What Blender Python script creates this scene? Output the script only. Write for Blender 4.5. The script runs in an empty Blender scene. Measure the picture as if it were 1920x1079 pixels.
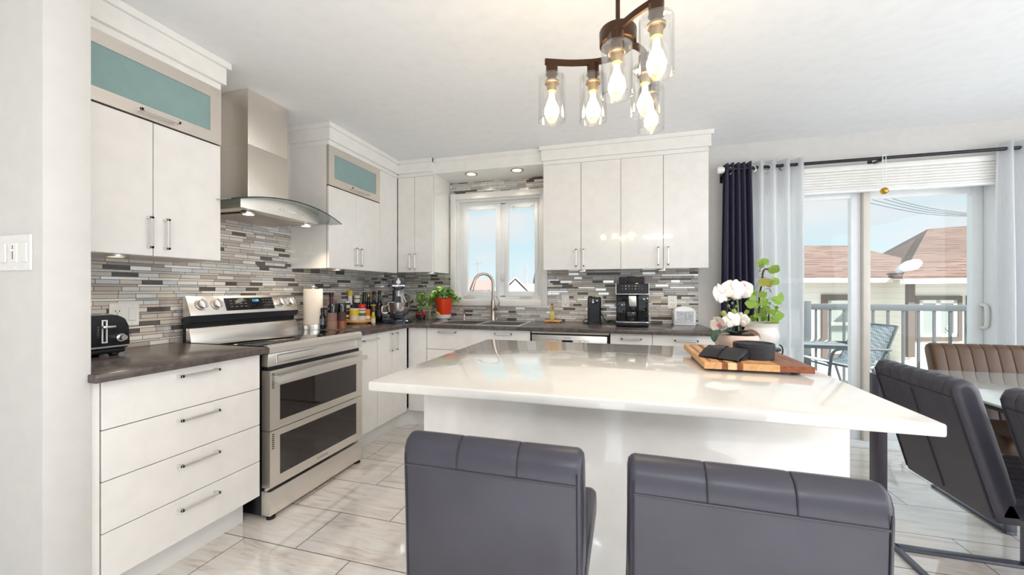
import bpy, bmesh, math, random
from mathutils import Vector, Matrix
PI = math.pi
R = math.radians
SC = bpy.context.scene
COL = SC.collection

# ------------------------------------------------------------------ camera
YAW = 15.9
FPX = 736.0
cam_d = bpy.data.cameras.new('camera')
cam_d.sensor_fit = 'HORIZONTAL'
cam_d.sensor_width = 36.0
cam_d.lens = 36.0 * FPX / 1920.0
cam_d.shift_y = (545.0 - 539.5) / 1920.0
cam_d.clip_start = 0.05
cam_d.clip_end = 400
cam = bpy.data.objects.new('camera', cam_d)
COL.objects.link(cam)
cam.location = (0, 0, 1.208)
cam.rotation_euler = (R(90), 0, R(YAW))
SC.camera = cam

# ------------------------------------------------------------------ colour management
SC.view_settings.view_transform = 'Standard'
SC.view_settings.look = 'None'
SC.view_settings.exposure = -0.06
SC.view_settings.gamma = 1.0
SC.view_settings.use_curve_mapping = False

# ------------------------------------------------------------------ world: blue sky with white cloud
W = bpy.data.worlds.new('sky')
SC.world = W
W.use_nodes = True
wn = W.node_tree.nodes
wl = W.node_tree.links
wn.clear()
w_out = wn.new('ShaderNodeOutputWorld')
w_bg = wn.new('ShaderNodeBackground')
w_tc = wn.new('ShaderNodeTexCoord')
w_sep = wn.new('ShaderNodeSeparateXYZ')
w_map = wn.new('ShaderNodeMapping')
w_map.inputs['Scale'].default_value = (1.3, 1.3, 4.2)
w_map.inputs['Location'].default_value = (0.55, 0.3, 0.25)
w_noise = wn.new('ShaderNodeTexNoise')
w_noise.inputs['Scale'].default_value = 1.7
w_noise.inputs['Detail'].default_value = 6
w_noise.inputs['Roughness'].default_value = 0.52
w_ramp = wn.new('ShaderNodeValToRGB')
w_ramp.color_ramp.elements[0].position = 0.43
w_ramp.color_ramp.elements[1].position = 0.60
w_grad = wn.new('ShaderNodeValToRGB')
w_grad.color_ramp.elements[0].position = 0.0
w_grad.color_ramp.elements[0].color = (0.78, 0.87, 0.91, 1)
w_grad.color_ramp.elements[1].position = 0.27
w_grad.color_ramp.elements[1].color = (0.36, 0.72, 0.83, 1)
w_mix = wn.new('ShaderNodeMixRGB')
w_mix.inputs['Color2'].default_value = (0.78, 0.80, 0.82, 1)
wl.new(w_tc.outputs['Generated'], w_sep.inputs[0])
wl.new(w_tc.outputs['Generated'], w_map.inputs[0])
wl.new(w_map.outputs[0], w_noise.inputs['Vector'])
wl.new(w_noise.outputs['Fac'], w_ramp.inputs[0])
wl.new(w_sep.outputs['Z'], w_grad.inputs[0])
wl.new(w_grad.outputs[0], w_mix.inputs['Color1'])
wl.new(w_ramp.outputs[0], w_mix.inputs['Fac'])
wl.new(w_mix.outputs[0], w_bg.inputs['Color'])
w_bg.inputs['Strength'].default_value = 1.15
wl.new(w_bg.outputs[0], w_out.inputs[0])

# ------------------------------------------------------------------ sun and added fill lamps
def light(name, kind, loc, rot, energy, color=(1, 1, 1), **kw):
    d = bpy.data.lights.new(name, kind)
    d.energy = energy
    d.color = color
    for k, v in kw.items():
        setattr(d, k, v)
    o = bpy.data.objects.new(name, d)
    o.location = loc
    o.rotation_euler = rot
    COL.objects.link(o)
    return o

light('sun', 'SUN', (12, 2, 12), (R(48), 0, R(60)), 8.5, (1.0, 0.96, 0.90), angle=R(1.5))
# added area lamp just inside the unseen rear wall, a weak fill tilted upwards
light('rear_fill', 'AREA', (0.3, -3.30, 1.2), (R(100), 0, 0), 5, (0.90, 0.95, 1.0), shape='RECTANGLE', size=6.2, size_y=2.0)
light('side_fill', 'AREA', (3.98, 0.6, 1.25), (R(86), 0, R(90)), 82, (0.90, 0.95, 1.0), shape='RECTANGLE', size=4.4, size_y=2.0)  # added fill lamp on the right for the left-hand fronts and ceiling
# added lamp facing up behind the camera, brightens the ceiling
light('upward_fill', 'AREA', (1.1, -0.8, 0.35), (R(180), 0, 0), 32, (0.92, 0.95, 1.0), shape='RECTANGLE', size=3.4, size_y=2.4)
# added disc lamps high up behind the camera, general fill
for i, (x, y) in enumerate([(0.7, -2.3), (2.3, -1.7)]):
    light('overhead_fill', 'AREA', (x, y, 2.36), (0, 0, 0), 48, (0.93, 0.96, 1.0), shape='DISK', size=0.6)

# ------------------------------------------------------------------ helpers
def lin(h):
    if isinstance(h, (tuple, list)):
        c = [v / 255 for v in h]
    else:
        c = [int(h[i:i + 2], 16) / 255 for i in (0, 2, 4)]
    return tuple(v / 12.92 if v <= 0.04045 else ((v + 0.055) / 1.055) ** 2.4 for v in c)

class NT:
    def __init__(s, name):
        s.m = bpy.data.materials.new(name)
        s.m.use_nodes = True
        s.t = s.m.node_tree
        s.n = s.t.nodes
        s.b = s.n['Principled BSDF']
    def new(s, kind, **inp):
        x = s.n.new(kind)
        for k, v in inp.items():
            x.inputs[k].default_value = v
        return x
    def ln(s, a, b):
        s.t.links.new(a, b)
    def coord(s, which='Object', scale=(1, 1, 1), loc=(0, 0, 0), rot=(0, 0, 0)):
        tc = s.n.new('ShaderNodeTexCoord')
        mp = s.n.new('ShaderNodeMapping')
        mp.inputs['Scale'].default_value = scale
        mp.inputs['Location'].default_value = loc
        mp.inputs['Rotation'].default_value = rot
        s.ln(tc.outputs[which], mp.inputs[0])
        return mp.outputs[0]
    def noise(s, vec, scale=5, detail=3, rough=0.5, dist=0.0):
        x = s.n.new('ShaderNodeTexNoise')
        x.inputs['Scale'].default_value = scale
        x.inputs['Detail'].default_value = detail
        x.inputs['Roughness'].default_value = rough
        x.inputs['Distortion'].default_value = dist
        s.ln(vec, x.inputs['Vector'])
        return x.outputs['Fac']
    def ramp(s, fac, stops):
        x = s.n.new('ShaderNodeValToRGB')
        e = x.color_ramp.elements
        while len(e) < len(stops):
            e.new(0.5)
        for q, (p, c) in zip(e, stops):
            q.position = p
            q.color = (*c, 1) if len(c) == 3 else c
        s.ln(fac, x.inputs[0])
        return x.outputs[0]
    def mix(s, fac, a, b, mode='MIX'):
        x = s.n.new('ShaderNodeMixRGB')
        x.blend_type = mode
        for i, v in ((0, fac), (1, a), (2, b)):
            if hasattr(v, 'is_output'):
                s.ln(v, x.inputs[i])
            elif i == 0:
                x.inputs[0].default_value = v
            else:
                x.inputs[i].default_value = (*v, 1)
        return x.outputs[0]
    def bump(s, h, strength=0.2, dist=0.01):
        x = s.n.new('ShaderNodeBump')
        x.inputs['Strength'].default_value = strength
        x.inputs['Distance'].default_value = dist
        s.ln(h, x.inputs['Height'])
        s.ln(x.outputs[0], s.b.inputs['Normal'])

def mat(name, color, rough=0.5, metal=0.0, coat=0.0, spec=0.5, emit=None, estr=0.0, trans=0.0, ior=1.45):
    q = NT(name)
    c = lin(color)
    b = q.b.inputs
    # a barely visible procedural variation so that no surface is perfectly flat in tone
    v = q.noise(q.coord(), 14, 3)
    q.ln(q.ramp(v, [(0.3, tuple(x * 0.97 for x in c)), (0.7, tuple(min(1, x * 1.02) for x in c))]), b['Base Color'])
    b['Roughness'].default_value = rough
    b['Metallic'].default_value = metal
    b['Coat Weight'].default_value = coat
    b['Coat Roughness'].default_value = 0.03
    b['Specular IOR Level'].default_value = spec
    b['Transmission Weight'].default_value = trans
    b['IOR'].default_value = ior
    if emit:
        b['Emission Color'].default_value = (*lin(emit), 1)
        b['Emission Strength'].default_value = estr
    return q.m

def thin_glass(name, tint=(255, 255, 255), refl=0.06, edge=0.35, rough=0.0):
    """clear pane: lets light through, mirrors a little, more at the rim"""
    q = NT(name)
    q.n.remove(q.b)
    out = q.n['Material Output']
    tr = q.n.new('ShaderNodeBsdfTransparent')
    tr.inputs[0].default_value = (*lin(tint), 1)
    gl = q.n.new('ShaderNodeBsdfGlossy')
    gl.inputs['Roughness'].default_value = rough
    lw = q.n.new('ShaderNodeLayerWeight')
    lw.inputs['Blend'].default_value = 0.35
    mr = q.n.new('ShaderNodeMapRange')
    mr.inputs['To Min'].default_value = refl
    mr.inputs['To Max'].default_value = edge
    q.ln(lw.outputs['Facing'], mr.inputs['Value'])
    mx = q.n.new('ShaderNodeMixShader')
    q.ln(mr.outputs[0], mx.inputs[0])
    q.ln(tr.outputs[0], mx.inputs[1])
    q.ln(gl.outputs[0], mx.inputs[2])
    q.ln(mx.outputs[0], out.inputs['Surface'])
    return q.m

class MB:
    """collects shapes into one mesh"""
    def __init__(s):
        s.bm = bmesh.new()
    def _xf(s, geom, m):
        if m is not None:
            bmesh.ops.transform(s.bm, matrix=m, verts=geom)
    def box(s, x0, x1, y0, y1, z0, z1, bev=0.0, seg=2, m=None):
        t = bmesh.new()
        vs = [t.verts.new(p) for p in ((x0, y0, z0), (x1, y0, z0), (x1, y1, z0), (x0, y1, z0), (x0, y0, z1), (x1, y0, z1), (x1, y1, z1), (x0, y1, z1))]
        for f in ((3, 2, 1, 0), (4, 5, 6, 7), (0, 1, 5, 4), (1, 2, 6, 5), (2, 3, 7, 6), (3, 0, 4, 7)):
            t.faces.new([vs[i] for i in f])
        if bev > 0:
            bmesh.ops.bevel(t, geom=t.edges[:], offset=bev, segments=seg, profile=0.5, affect='EDGES')
        return s._join(t, m)
    def _join(s, t, m=None):
        bmesh.ops.recalc_face_normals(t, faces=t.faces[:])
        if m is not None:
            bmesh.ops.transform(t, matrix=m, verts=t.verts[:])
        mp = {v: s.bm.verts.new(v.co) for v in t.verts}
        for f in t.faces:
            try:
                s.bm.faces.new([mp[v] for v in f.verts])
            except ValueError:
                pass
        t.free()
        return s
    def loft(s, rings, cap=True, closed=True, m=None):
        t = bmesh.new()
        rv = [[t.verts.new(p) for p in r] for r in rings]
        n = len(rings[0])
        for a, b in zip(rv, rv[1:]):
            for i in range(n if closed else n - 1):
                j = (i + 1) % n
                t.faces.new((a[i], a[j], b[j], b[i]))
        if cap and closed:
            t.faces.new(rv[0][::-1])
            t.faces.new(rv[-1])
        return s._join(t, m)
    def lathe(s, prof, c=(0, 0, 0), n=24, m=None, sx=1.0, sy=1.0):
        """prof: (radius, z) pairs round the vertical axis through c"""
        t = bmesh.new()
        rings = []
        for r, z in prof:
            if r < 1e-6:
                rings.append([t.verts.new((c[0], c[1], c[2] + z))])
            else:
                rings.append([t.verts.new((c[0] + r * sx * math.cos(2 * PI * i / n), c[1] + r * sy * math.sin(2 * PI * i / n), c[2] + z)) for i in range(n)])
        for a, b in zip(rings, rings[1:]):
            for i in range(n):
                j = (i + 1) % n
                if len(a) == 1 and len(b) == 1:
                    continue
                if len(a) == 1:
                    t.faces.new((a[0], b[j], b[i]))
                elif len(b) == 1:
                    t.faces.new((a[i], a[j], b[0]))
                else:
                    t.faces.new((a[i], a[j], b[j], b[i]))
        return s._join(t, m)
    def cyl(s, p0, p1, r0, r1=None, n=16):
        p0, p1 = Vector(p0), Vector(p1)
        r1 = r0 if r1 is None else r1
        d = p1 - p0
        q = d.to_track_quat('Z', 'Y').to_matrix().to_4x4()
        return s.lathe([(0, 0), (r0, 0), (r1, d.length), (0, d.length)], n=n, m=Matrix.Translation(p0) @ q)
    def tube(s, pts, r, n=8, smooth=0, closed=False):
        pts = [Vector(p) for p in pts]
        if smooth:
            pts = spline(pts, smooth)
        rs = r if isinstance(r, (list, tuple)) else [r] * len(pts)
        if len(rs) != len(pts):
            rs = [rs[0] + (rs[-1] - rs[0]) * i / (len(pts) - 1) for i in range(len(pts))]
        rings = []
        ref = None
        for i, p in enumerate(pts):
            d = (pts[min(i + 1, len(pts) - 1)] - pts[max(i - 1, 0)])
            d = d.normalized() if d.length > 1e-9 else Vector((0, 0, 1))
            if ref is None:
                ref = d.orthogonal().normalized()
            ref = (ref - d * ref.dot(d)).normalized()
            b = d.cross(ref)
            rings.append([p + rs[i] * (math.cos(2 * PI * k / n) * ref + math.sin(2 * PI * k / n) * b) for k in range(n)])
        return s.loft(rings)
    def strip(s, pts, w, h, up=(0, 0, 1), smooth=0):
        """flat bar of width w (sideways) and height h (along up) following pts"""
        pts = [Vector(p) for p in pts]
        if smooth:
            pts = spline(pts, smooth)
        up = Vector(up)
        rings = []
        for i, p in enumerate(pts):
            d = (pts[min(i + 1, len(pts) - 1)] - pts[max(i - 1, 0)]).normalized()
            sd = d.cross(up).normalized()
            u = sd.cross(d).normalized()
            rings.append([p + sd * a * w / 2 + u * b * h / 2 for a, b in ((-1, -1), (1, -1), (1, 1), (-1, 1))])
        return s.loft(rings)
    def prism(s, poly, axis, a, b, bev=0.0):
        """poly in the two other axes (in xyz order), extruded along axis from a to b"""
        def mk(u, v, w):
            return {'x': (w, u, v), 'y': (u, w, v), 'z': (u, v, w)}[axis]
        t = bmesh.new()
        A = [t.verts.new(mk(u, v, a)) for u, v in poly]
        B = [t.verts.new(mk(u, v, b)) for u, v in poly]
        n = len(poly)
        t.faces.new(A)
        t.faces.new(B[::-1])
        for i in range(n):
            j = (i + 1) % n
            t.faces.new((A[i], B[i], B[j], A[j]))
        bmesh.ops.recalc_face_normals(t, faces=t.faces[:])
        if bev > 0:
            bmesh.ops.bevel(t, geom=t.edges[:], offset=bev, segments=2, profile=0.5, affect='EDGES')
        return s._join(t)
    def ball(s, c, r, sx=1, sy=1, sz=1, n=14, m=None):
        k = max(5, n // 2)
        pr = [(r * math.sin(PI * i / k), -r * math.cos(PI * i / k) * sz) for i in range(k + 1)]
        pr[0] = (0, -r * sz)
        pr[-1] = (0, r * sz)
        mm = Matrix.Translation(Vector(c)) @ (m if m is not None else Matrix())
        return s.lathe(pr, n=n, sx=sx, sy=sy, m=mm)
    def frame(s, n, f0, f1, u0, u1, z0, z1, w, wt=None, wb=None, bev=0.0):
        """rectangular ring; n='y' lies in the X-Z plane between y=f0..f1, n='x' in the Y-Z plane"""
        wt = w if wt is None else wt
        wb = w if wb is None else wb
        for a, b, c, d in ((u0, u0 + w, z0, z1), (u1 - w, u1, z0, z1), (u0 + w, u1 - w, z0, z0 + wb), (u0 + w, u1 - w, z1 - wt, z1)):
            if n == 'y':
                s.box(a, b, f0, f1, c, d, bev)
            else:
                s.box(f0, f1, a, b, c, d, bev)
        return s
    def leaf(s, base, direction, up, L, Wd, bend=0.15, cup=0.1, n=5, tipw=0.15, power=0.8):
        """a thin curved leaf or petal"""
        d = Vector(direction).normalized()
        u = Vector(up)
        u = (u - d * u.dot(d))
        u = u.normalized() if u.length > 1e-6 else d.orthogonal().normalized()
        sd = d.cross(u)
        base = Vector(base)
        rows = []
        for i in range(n + 1):
            t = i / n
            w = Wd / 2 * (math.sin(PI * min(0.999, max(0.03, t ** power * 0.93 + 0.03)))) + (0.001 if i in (0, n) else 0)
            c = base + d * L * t - u * bend * L * t * t
            rows.append([c - sd * w + u * cup * w, c - sd * w * 0.5 + u * cup * w * 0.25, c, c + sd * w * 0.5 + u * cup * w * 0.25, c + sd * w + u * cup * w])
        return s.loft(rows, closed=False)

def spline(pts, k):
    out = []
    n = len(pts)
    for i in range(n - 1):
        p0, p1, p2, p3 = pts[max(i - 1, 0)], pts[i], pts[i + 1], pts[min(i + 2, n - 1)]
        for j in range(k):
            t = j / k
            out.append(0.5 * ((2 * p1) + (p2 - p0) * t + (2 * p0 - 5 * p1 + 4 * p2 - p3) * t * t + (3 * p1 - p0 - 3 * p2 + p3) * t ** 3))
    out.append(pts[-1])
    return out

def root_of(o):
    while o.parent:
        o = o.parent
    return o

def build(name, B, m, parent=None, label=None, angle=35, origin=None, flat=False):
    me = bpy.data.meshes.new(name)
    if parent is not None:
        org = Vector(root_of(parent).get('_o', (0, 0, 0)))
    else:
        org = Vector(origin) if origin is not None else Vector((0, 0, 0))
    if org.length:
        bmesh.ops.translate(B.bm, vec=-org, verts=B.bm.verts[:])
    B.bm.to_mesh(me)
    B.bm.free()
    me.materials.append(m)
    if not flat:
        for p in me.polygons:
            p.use_smooth = True
        me.set_sharp_from_angle(angle=R(angle))
    o = bpy.data.objects.new(name, me)
    COL.objects.link(o)
    if label:
        o['label'] = label
    if parent is not None:
        o.parent = parent
    elif origin is not None:
        o.location = origin
    return o

def thing(name, label, cat, loc=(0, 0, 0), rz=0.0, group=None, local=False):
    """Empty at a thing's base; parts are given in world coordinates unless local"""
    o = bpy.data.objects.new(name, None)
    o.empty_display_size = 0.05
    COL.objects.link(o)
    o.location = loc
    o.rotation_euler = (0, 0, rz)
    o['label'] = label
    o['category'] = cat
    if group:
        o['group'] = group
    if not local:
        o['_o'] = tuple(loc)
    return o

def solo(name, B, m, label, cat, origin, group=None, angle=35, flat=False):
    o = build(name, B, m, None, None, angle, origin, flat)
    o['_o'] = tuple(origin)
    o['label'] = label
    o['category'] = cat
    if group:
        o['group'] = group
    return o

def struct(name, B, m, parent=None, origin=None, angle=35, flat=False):
    o = build(name, B, m, parent, None, angle, origin, flat)
    if parent is None:
        o['kind'] = 'structure'
    return o

def copy_tree(o, parent=None):
    c = o.copy()
    COL.objects.link(c)
    if parent is not None:
        c.parent = parent
    for ch in list(o.children):
        copy_tree(ch, c)
    return c

def text(name, s, size, loc, rot, m, parent, depth=0.0004, sx=1.0, bold=0.0):
    cu = bpy.data.curves.new(name, 'FONT')
    cu.body = s
    cu.size = size
    cu.align_x = 'CENTER'
    cu.align_y = 'CENTER'
    cu.extrude = depth
    cu.offset = bold
    t = bpy.data.objects.new(name, cu)
    COL.objects.link(t)
    bpy.context.view_layer.update()
    me = bpy.data.meshes.new_from_object(t.evaluated_get(bpy.context.evaluated_depsgraph_get()))
    bpy.data.objects.remove(t)
    bpy.data.curves.remove(cu)
    org = Vector(root_of(parent).get('_o', (0, 0, 0)))
    from mathutils import Euler
    me.transform(Matrix.Translation(Vector(loc) - org) @ Euler(rot).to_matrix().to_4x4() @ Matrix.Diagonal((sx, 1, 1, 1)))
    me.materials.clear()
    me.materials.append(m)
    o = bpy.data.objects.new(name, me)
    COL.objects.link(o)
    o.parent = parent
    return o
ROT_X = (R(90), 0, R(90))    # lettering on a face that looks along +X
ROT_Y = (R(90), 0, 0)        # lettering on a face that looks along -Y

# ------------------------------------------------------------------ materials
M = {}
M['wall'] = mat('wall_paint', (216, 213, 209), 0.6)
M['ceiling'] = mat('ceiling_paint', (248, 249, 251), 0.8)
M['trim'] = mat('white_trim', (244, 242, 238), 0.4)
M['gloss'] = mat('white_gloss_lacquer', (243, 239, 234), 0.18, coat=0.8)
M['carcass'] = mat('cabinet_carcass', (226, 219, 208), 0.35)
M['gap'] = mat('dark_gap', (60, 52, 48), 0.6)
M['vinyl'] = mat('white_vinyl', (248, 250, 252), 0.35)
M['quartz'] = mat('white_quartz', (234, 229, 222), 0.09, coat=0.6)
M['chrome'] = mat('chrome', (225, 225, 228), 0.12, 1.0)
M['satin'] = mat('satin_nickel', (226, 223, 220), 0.3, 0.75)
M['nickel'] = mat('brushed_nickel', (190, 178, 166), 0.30, 1.0)
M['black'] = mat('black_plastic', (24, 25, 30), 0.3)
M['blackgloss'] = mat('black_glass', (14, 14, 17), 0.05, coat=0.5)
M['ovenglass'] = mat('oven_window', (40, 34, 34), 0.05, coat=0.6)
M['matteblack'] = mat('matte_black', (38, 38, 43), 0.55)
M['white'] = mat('white_plastic', (242, 240, 236), 0.35)
M['whitepaint'] = mat('white_lettering', (240, 240, 240), 0.5)
M['silverpaint'] = mat('silver_lettering', (150, 150, 155), 0.4)
M['darkletter'] = mat('dark_lettering', (60, 60, 66), 0.5)
M['bronze'] = mat('oil_rubbed_bronze', (70, 48, 32), 0.38, 0.75)
M['socket'] = mat('antique_brass', (150, 128, 92), 0.35, 0.8)
M['brass'] = mat('brass', (205, 160, 70), 0.3, 1.0)
M['glass'] = thin_glass('clear_glass', (254, 254, 253), 0.03, 0.35)
M['pane'] = thin_glass('window_pane', (253, 254, 254), 0.006, 0.05)
M['hoodglass'] = thin_glass('hood_glass', (214, 222, 220), 0.10, 0.6)
M['glassedge'] = mat('green_glass_edge', (30, 56, 52), 0.15)
M['tableglass'] = mat('table_glass', (222, 230, 228), 0.06, coat=0.5)
M['frost'] = mat('frosted_teal_glass', (140, 168, 166), 0.22, coat=0.25)
M['bulb'] = mat('lit_bulb', (255, 225, 160), 0.3, emit=(255, 226, 165), estr=9.0)
M['lamp'] = mat('lit_lamp_lens', (255, 245, 225), 0.4, emit=(255, 240, 215), estr=6.0)
M['puck'] = mat('warm_lamp_lens', (255, 235, 200), 0.4, emit=(255, 226, 175), estr=4.0)
M['lcd'] = mat('blue_lit_digits', (80, 190, 250), 0.4, emit=(70, 170, 250), estr=1.5)
M['orangeled'] = mat('orange_lit_mark', (255, 190, 60), 0.4, emit=(255, 190, 80), estr=1.5)
M['navy'] = mat('navy_curtain_cloth', (66, 64, 86), 0.85)
M['paper'] = mat('paper_towel', (238, 226, 212), 0.9)
M['ceramic'] = mat('cream_ceramic', (236, 230, 222), 0.18, coat=0.3)
M['pinkceramic'] = mat('blush_ceramic', (226, 205, 192), 0.3, coat=0.2)
M['soil'] = mat('dark_soil', (70, 52, 40), 0.9)
M['leafdark'] = mat('dark_green_leaf', (62, 92, 76), 0.3)
M['leafbrown'] = mat('bronze_leaf', (120, 92, 66), 0.35)
M['leaf'] = mat('round_green_leaf', (138, 172, 62), 0.4)
M['leafolive'] = mat('olive_leaf', (160, 160, 70), 0.4)
M['parsley'] = mat('parsley_leaf', (106, 156, 50), 0.5)
M['stem'] = mat('green_stem', (120, 140, 90), 0.5)
M['stemlight'] = mat('pale_herb_stem', (190, 190, 120), 0.5)
M['twig'] = mat('brown_twig', (72, 56, 48), 0.7)
M['petal'] = mat('white_petal', (246, 240, 232), 0.5)
M['pink'] = mat('pink_flower_heart', (226, 120, 140), 0.5)
M['bud'] = mat('green_flower_bud', (160, 165, 90), 0.45)
M['redpot'] = mat('red_foil', (226, 66, 28), 0.3, coat=0.3)
M['yellow'] = mat('yellow_print', (232, 200, 50), 0.5)
M['redcap'] = mat('red_plastic', (214, 34, 34), 0.4)
M['radish'] = mat('radish_red', (176, 30, 52), 0.35)
M['orange'] = mat('orange_spice', (226, 120, 40), 0.4)
M['greenlabel'] = mat('green_label', (84, 110, 70), 0.5)
M['creamlabel'] = mat('cream_label', (232, 222, 200), 0.6)
M['maroon'] = mat('maroon_foil', (110, 24, 40), 0.35)
M['peppercorn'] = mat('peppercorns', (92, 64, 54), 0.7)
M['salt'] = mat('pink_salt', (142, 112, 100), 0.7)
M['darkbottle'] = mat('dark_bottle_glass', (26, 24, 26), 0.08, coat=0.5)
M['amber'] = mat('amber_bottle_glass', (92, 52, 24), 0.1, coat=0.4)
M['mixerblue'] = mat('dark_teal_enamel', (26, 42, 56), 0.15, coat=0.6)
M['soapyellow'] = mat('yellow_soap', (232, 214, 110), 0.2)
M['ribbon'] = mat('white_ribbon', (240, 240, 238), 0.6)
M['seam'] = mat('leather_seam', (40, 38, 46), 0.6)
M['greymetal'] = mat('grey_metal', (112, 114, 124), 0.35, 0.6)
M['darkmetal'] = mat('dark_metal', (62, 64, 70), 0.4, 0.4)
M['slab'] = mat('dark_grey_lacquer', (84, 78, 88), 0.35)
M['railing'] = mat('grey_railing_paint', (112, 117, 122), 0.5)
M['deck'] = mat('pale_deck_boards', (206, 204, 198), 0.7)
M['cream'] = mat('plain_cream_stucco', (238, 232, 212), 0.8)
M['browntrim'] = mat('brown_house_trim', (116, 104, 98), 0.7)
M['housepane'] = mat('house_window_pane', (158, 166, 162), 0.15)
M['gutter'] = mat('white_gutter', (244, 242, 236), 0.5)
M['snow'] = mat('snow', (250, 250, 252), 0.8)
M['redroof'] = mat('faded_red_roof', (200, 150, 145), 0.8)
M['greyroof'] = mat('grey_roof', (190, 184, 184), 0.8)
M['whitewall'] = mat('white_house_wall', (232, 228, 226), 0.8)
M['pole'] = mat('weathered_pole', (176, 168, 168), 0.9)
M['wire'] = mat('black_cable', (70, 76, 84), 0.8)
M['ground'] = mat('pale_winter_ground', (205, 200, 192), 0.9)
M['grille'] = mat('bowl_shadow_steel', (170, 165, 160), 0.25, 1.0)
M['sinksteel'] = mat('sink_steel', (172, 166, 160), 0.3, 0.9)

def steel(name, color, rough, axis):
    q = NT(name)
    sc = {'x': (2, 160, 160), 'y': (160, 2, 160), 'z': (160, 160, 2)}[axis]
    v = q.noise(q.coord(scale=sc), 1.0, 3, 0.6)
    c = lin(color)
    q.ln(q.ramp(v, [(0.25, tuple(x * 0.96 for x in c)), (0.75, c)]), q.b.inputs['Base Color'])
    q.ln(q.ramp(v, [(0.2, (rough * 0.92,) * 3), (0.8, (rough * 1.1,) * 3)]), q.b.inputs['Roughness'])
    q.b.inputs['Metallic'].default_value = 1.0
    q.b.inputs['Anisotropic'].default_value = 0.4
    return q.m
M['steel'] = steel('brushed_steel', (240, 235, 229), 0.34, 'y')
M['steelz'] = steel('brushed_steel_upright', (236, 228, 218), 0.32, 'z')
M['alu'] = steel('brushed_aluminium_frame', (236, 228, 220), 0.38, 'y')
M['steelx'] = steel('dishwasher_steel', (196, 190, 184), 0.3, 'x')

def leather(name, color, rough=0.36):
    q = NT(name)
    v = q.noise(q.coord(scale=(1, 1, 1)), 9, 4)
    c = lin(color)
    q.ln(q.ramp(v, [(0.3, tuple(x * 0.88 for x in c)), (0.7, tuple(x * 1.08 for x in c))]), q.b.inputs['Base Color'])
    q.b.inputs['Roughness'].default_value = rough
    w = q.n.new('ShaderNodeTexVoronoi')
    w.inputs['Scale'].default_value = 420
    q.ln(q.coord(), w.inputs['Vector'])
    q.bump(w.outputs['Distance'], 0.07, 0.001)
    return q.m
M['leather'] = leather('charcoal_leather', (60, 58, 68))
M['warmlitleather'] = leather('warm_lit_leather', (88, 62, 42), 0.38)  # charcoal leather with the warm lamp light painted in as brown

def floor_mat():
    """polished 60 x 31 cm stone tiles, grey-beige with soft streaks along X, half-bond, dark joints"""
    q = NT('veined_floor_tile')
    vec = q.coord('Object', loc=(1.176, -1.487, 0))
    br = q.n.new('ShaderNodeTexBrick')
    br.offset = 0.5
    br.offset_frequency = 2
    br.squash = 1.0
    br.inputs['Scale'].default_value = 1.0
    br.inputs['Brick Width'].default_value = 0.602
    br.inputs['Row Height'].default_value = 0.311
    br.inputs['Mortar Size'].default_value = 0.0022
    br.inputs['Mortar Smooth'].default_value = 0.0
    br.inputs['Bias'].default_value = 0.0
    br.inputs['Color1'].default_value = (0, 0, 0, 1)
    br.inputs['Color2'].default_value = (1, 1, 1, 1)
    q.ln(vec, br.inputs['Vector'])
    # streaks, shifted from tile to tile
    off = q.n.new('ShaderNodeVectorMath')
    off.operation = 'MULTIPLY_ADD'
    off.inputs[1].default_value = (9, 5, 3)
    q.ln(br.outputs['Color'], off.inputs[0])
    q.ln(q.coord('Object', scale=(0.9, 5.5, 1), rot=(0, 0, 0.06)), off.inputs[2])
    s1 = q.noise(off.outputs[0], 2.6, 6, 0.62, 1.6)
    s2 = q.noise(off.outputs[0], 7.0, 4, 0.6, 0.8)
    a = q.ramp(s1, [(0.28, lin((214, 200, 190))), (0.46, lin((246, 237, 228))), (0.62, lin((253, 247, 241))), (0.8, lin((238, 227, 219)))])
    b = q.ramp(s2, [(0.3, (0.90, 0.87, 0.85)), (0.6, (1, 1, 1))])
    c = q.mix(0.75, a, b, 'MULTIPLY')
    d = q.mix(br.outputs['Fac'], c, lin((92, 78, 68)))
    q.ln(d, q.b.inputs['Base Color'])
    q.ln(q.ramp(br.outputs['Fac'], [(0.0, (0.06,) * 3), (1.0, (0.6,) * 3)]), q.b.inputs['Roughness'])
    q.b.inputs['Coat Weight'].default_value = 0.9
    q.b.inputs['Coat Roughness'].default_value = 0.03
    return q.m
M['floor'] = floor_mat()

def counter_mat():
    q = NT('dark_slate_laminate')
    v = q.noise(q.coord(scale=(1, 1, 1)), 26, 6, 0.65, 0.6)
    v2 = q.noise(q.coord(scale=(4, 1, 1)), 7, 4, 0.6)
    c = q.ramp(v, [(0.3, lin((64, 55, 52))), (0.55, lin((92, 81, 77))), (0.78, lin((122, 110, 104)))])
    q.ln(q.mix(0.35, c, q.ramp(v2, [(0.35, lin((66, 58, 56))), (0.7, lin((116, 106, 101)))])), q.b.inputs['Base Color'])
    q.b.inputs['Roughness'].default_value = 0.24
    q.bump(v, 0.06, 0.002)
    return q.m
M['counter'] = counter_mat()

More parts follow.
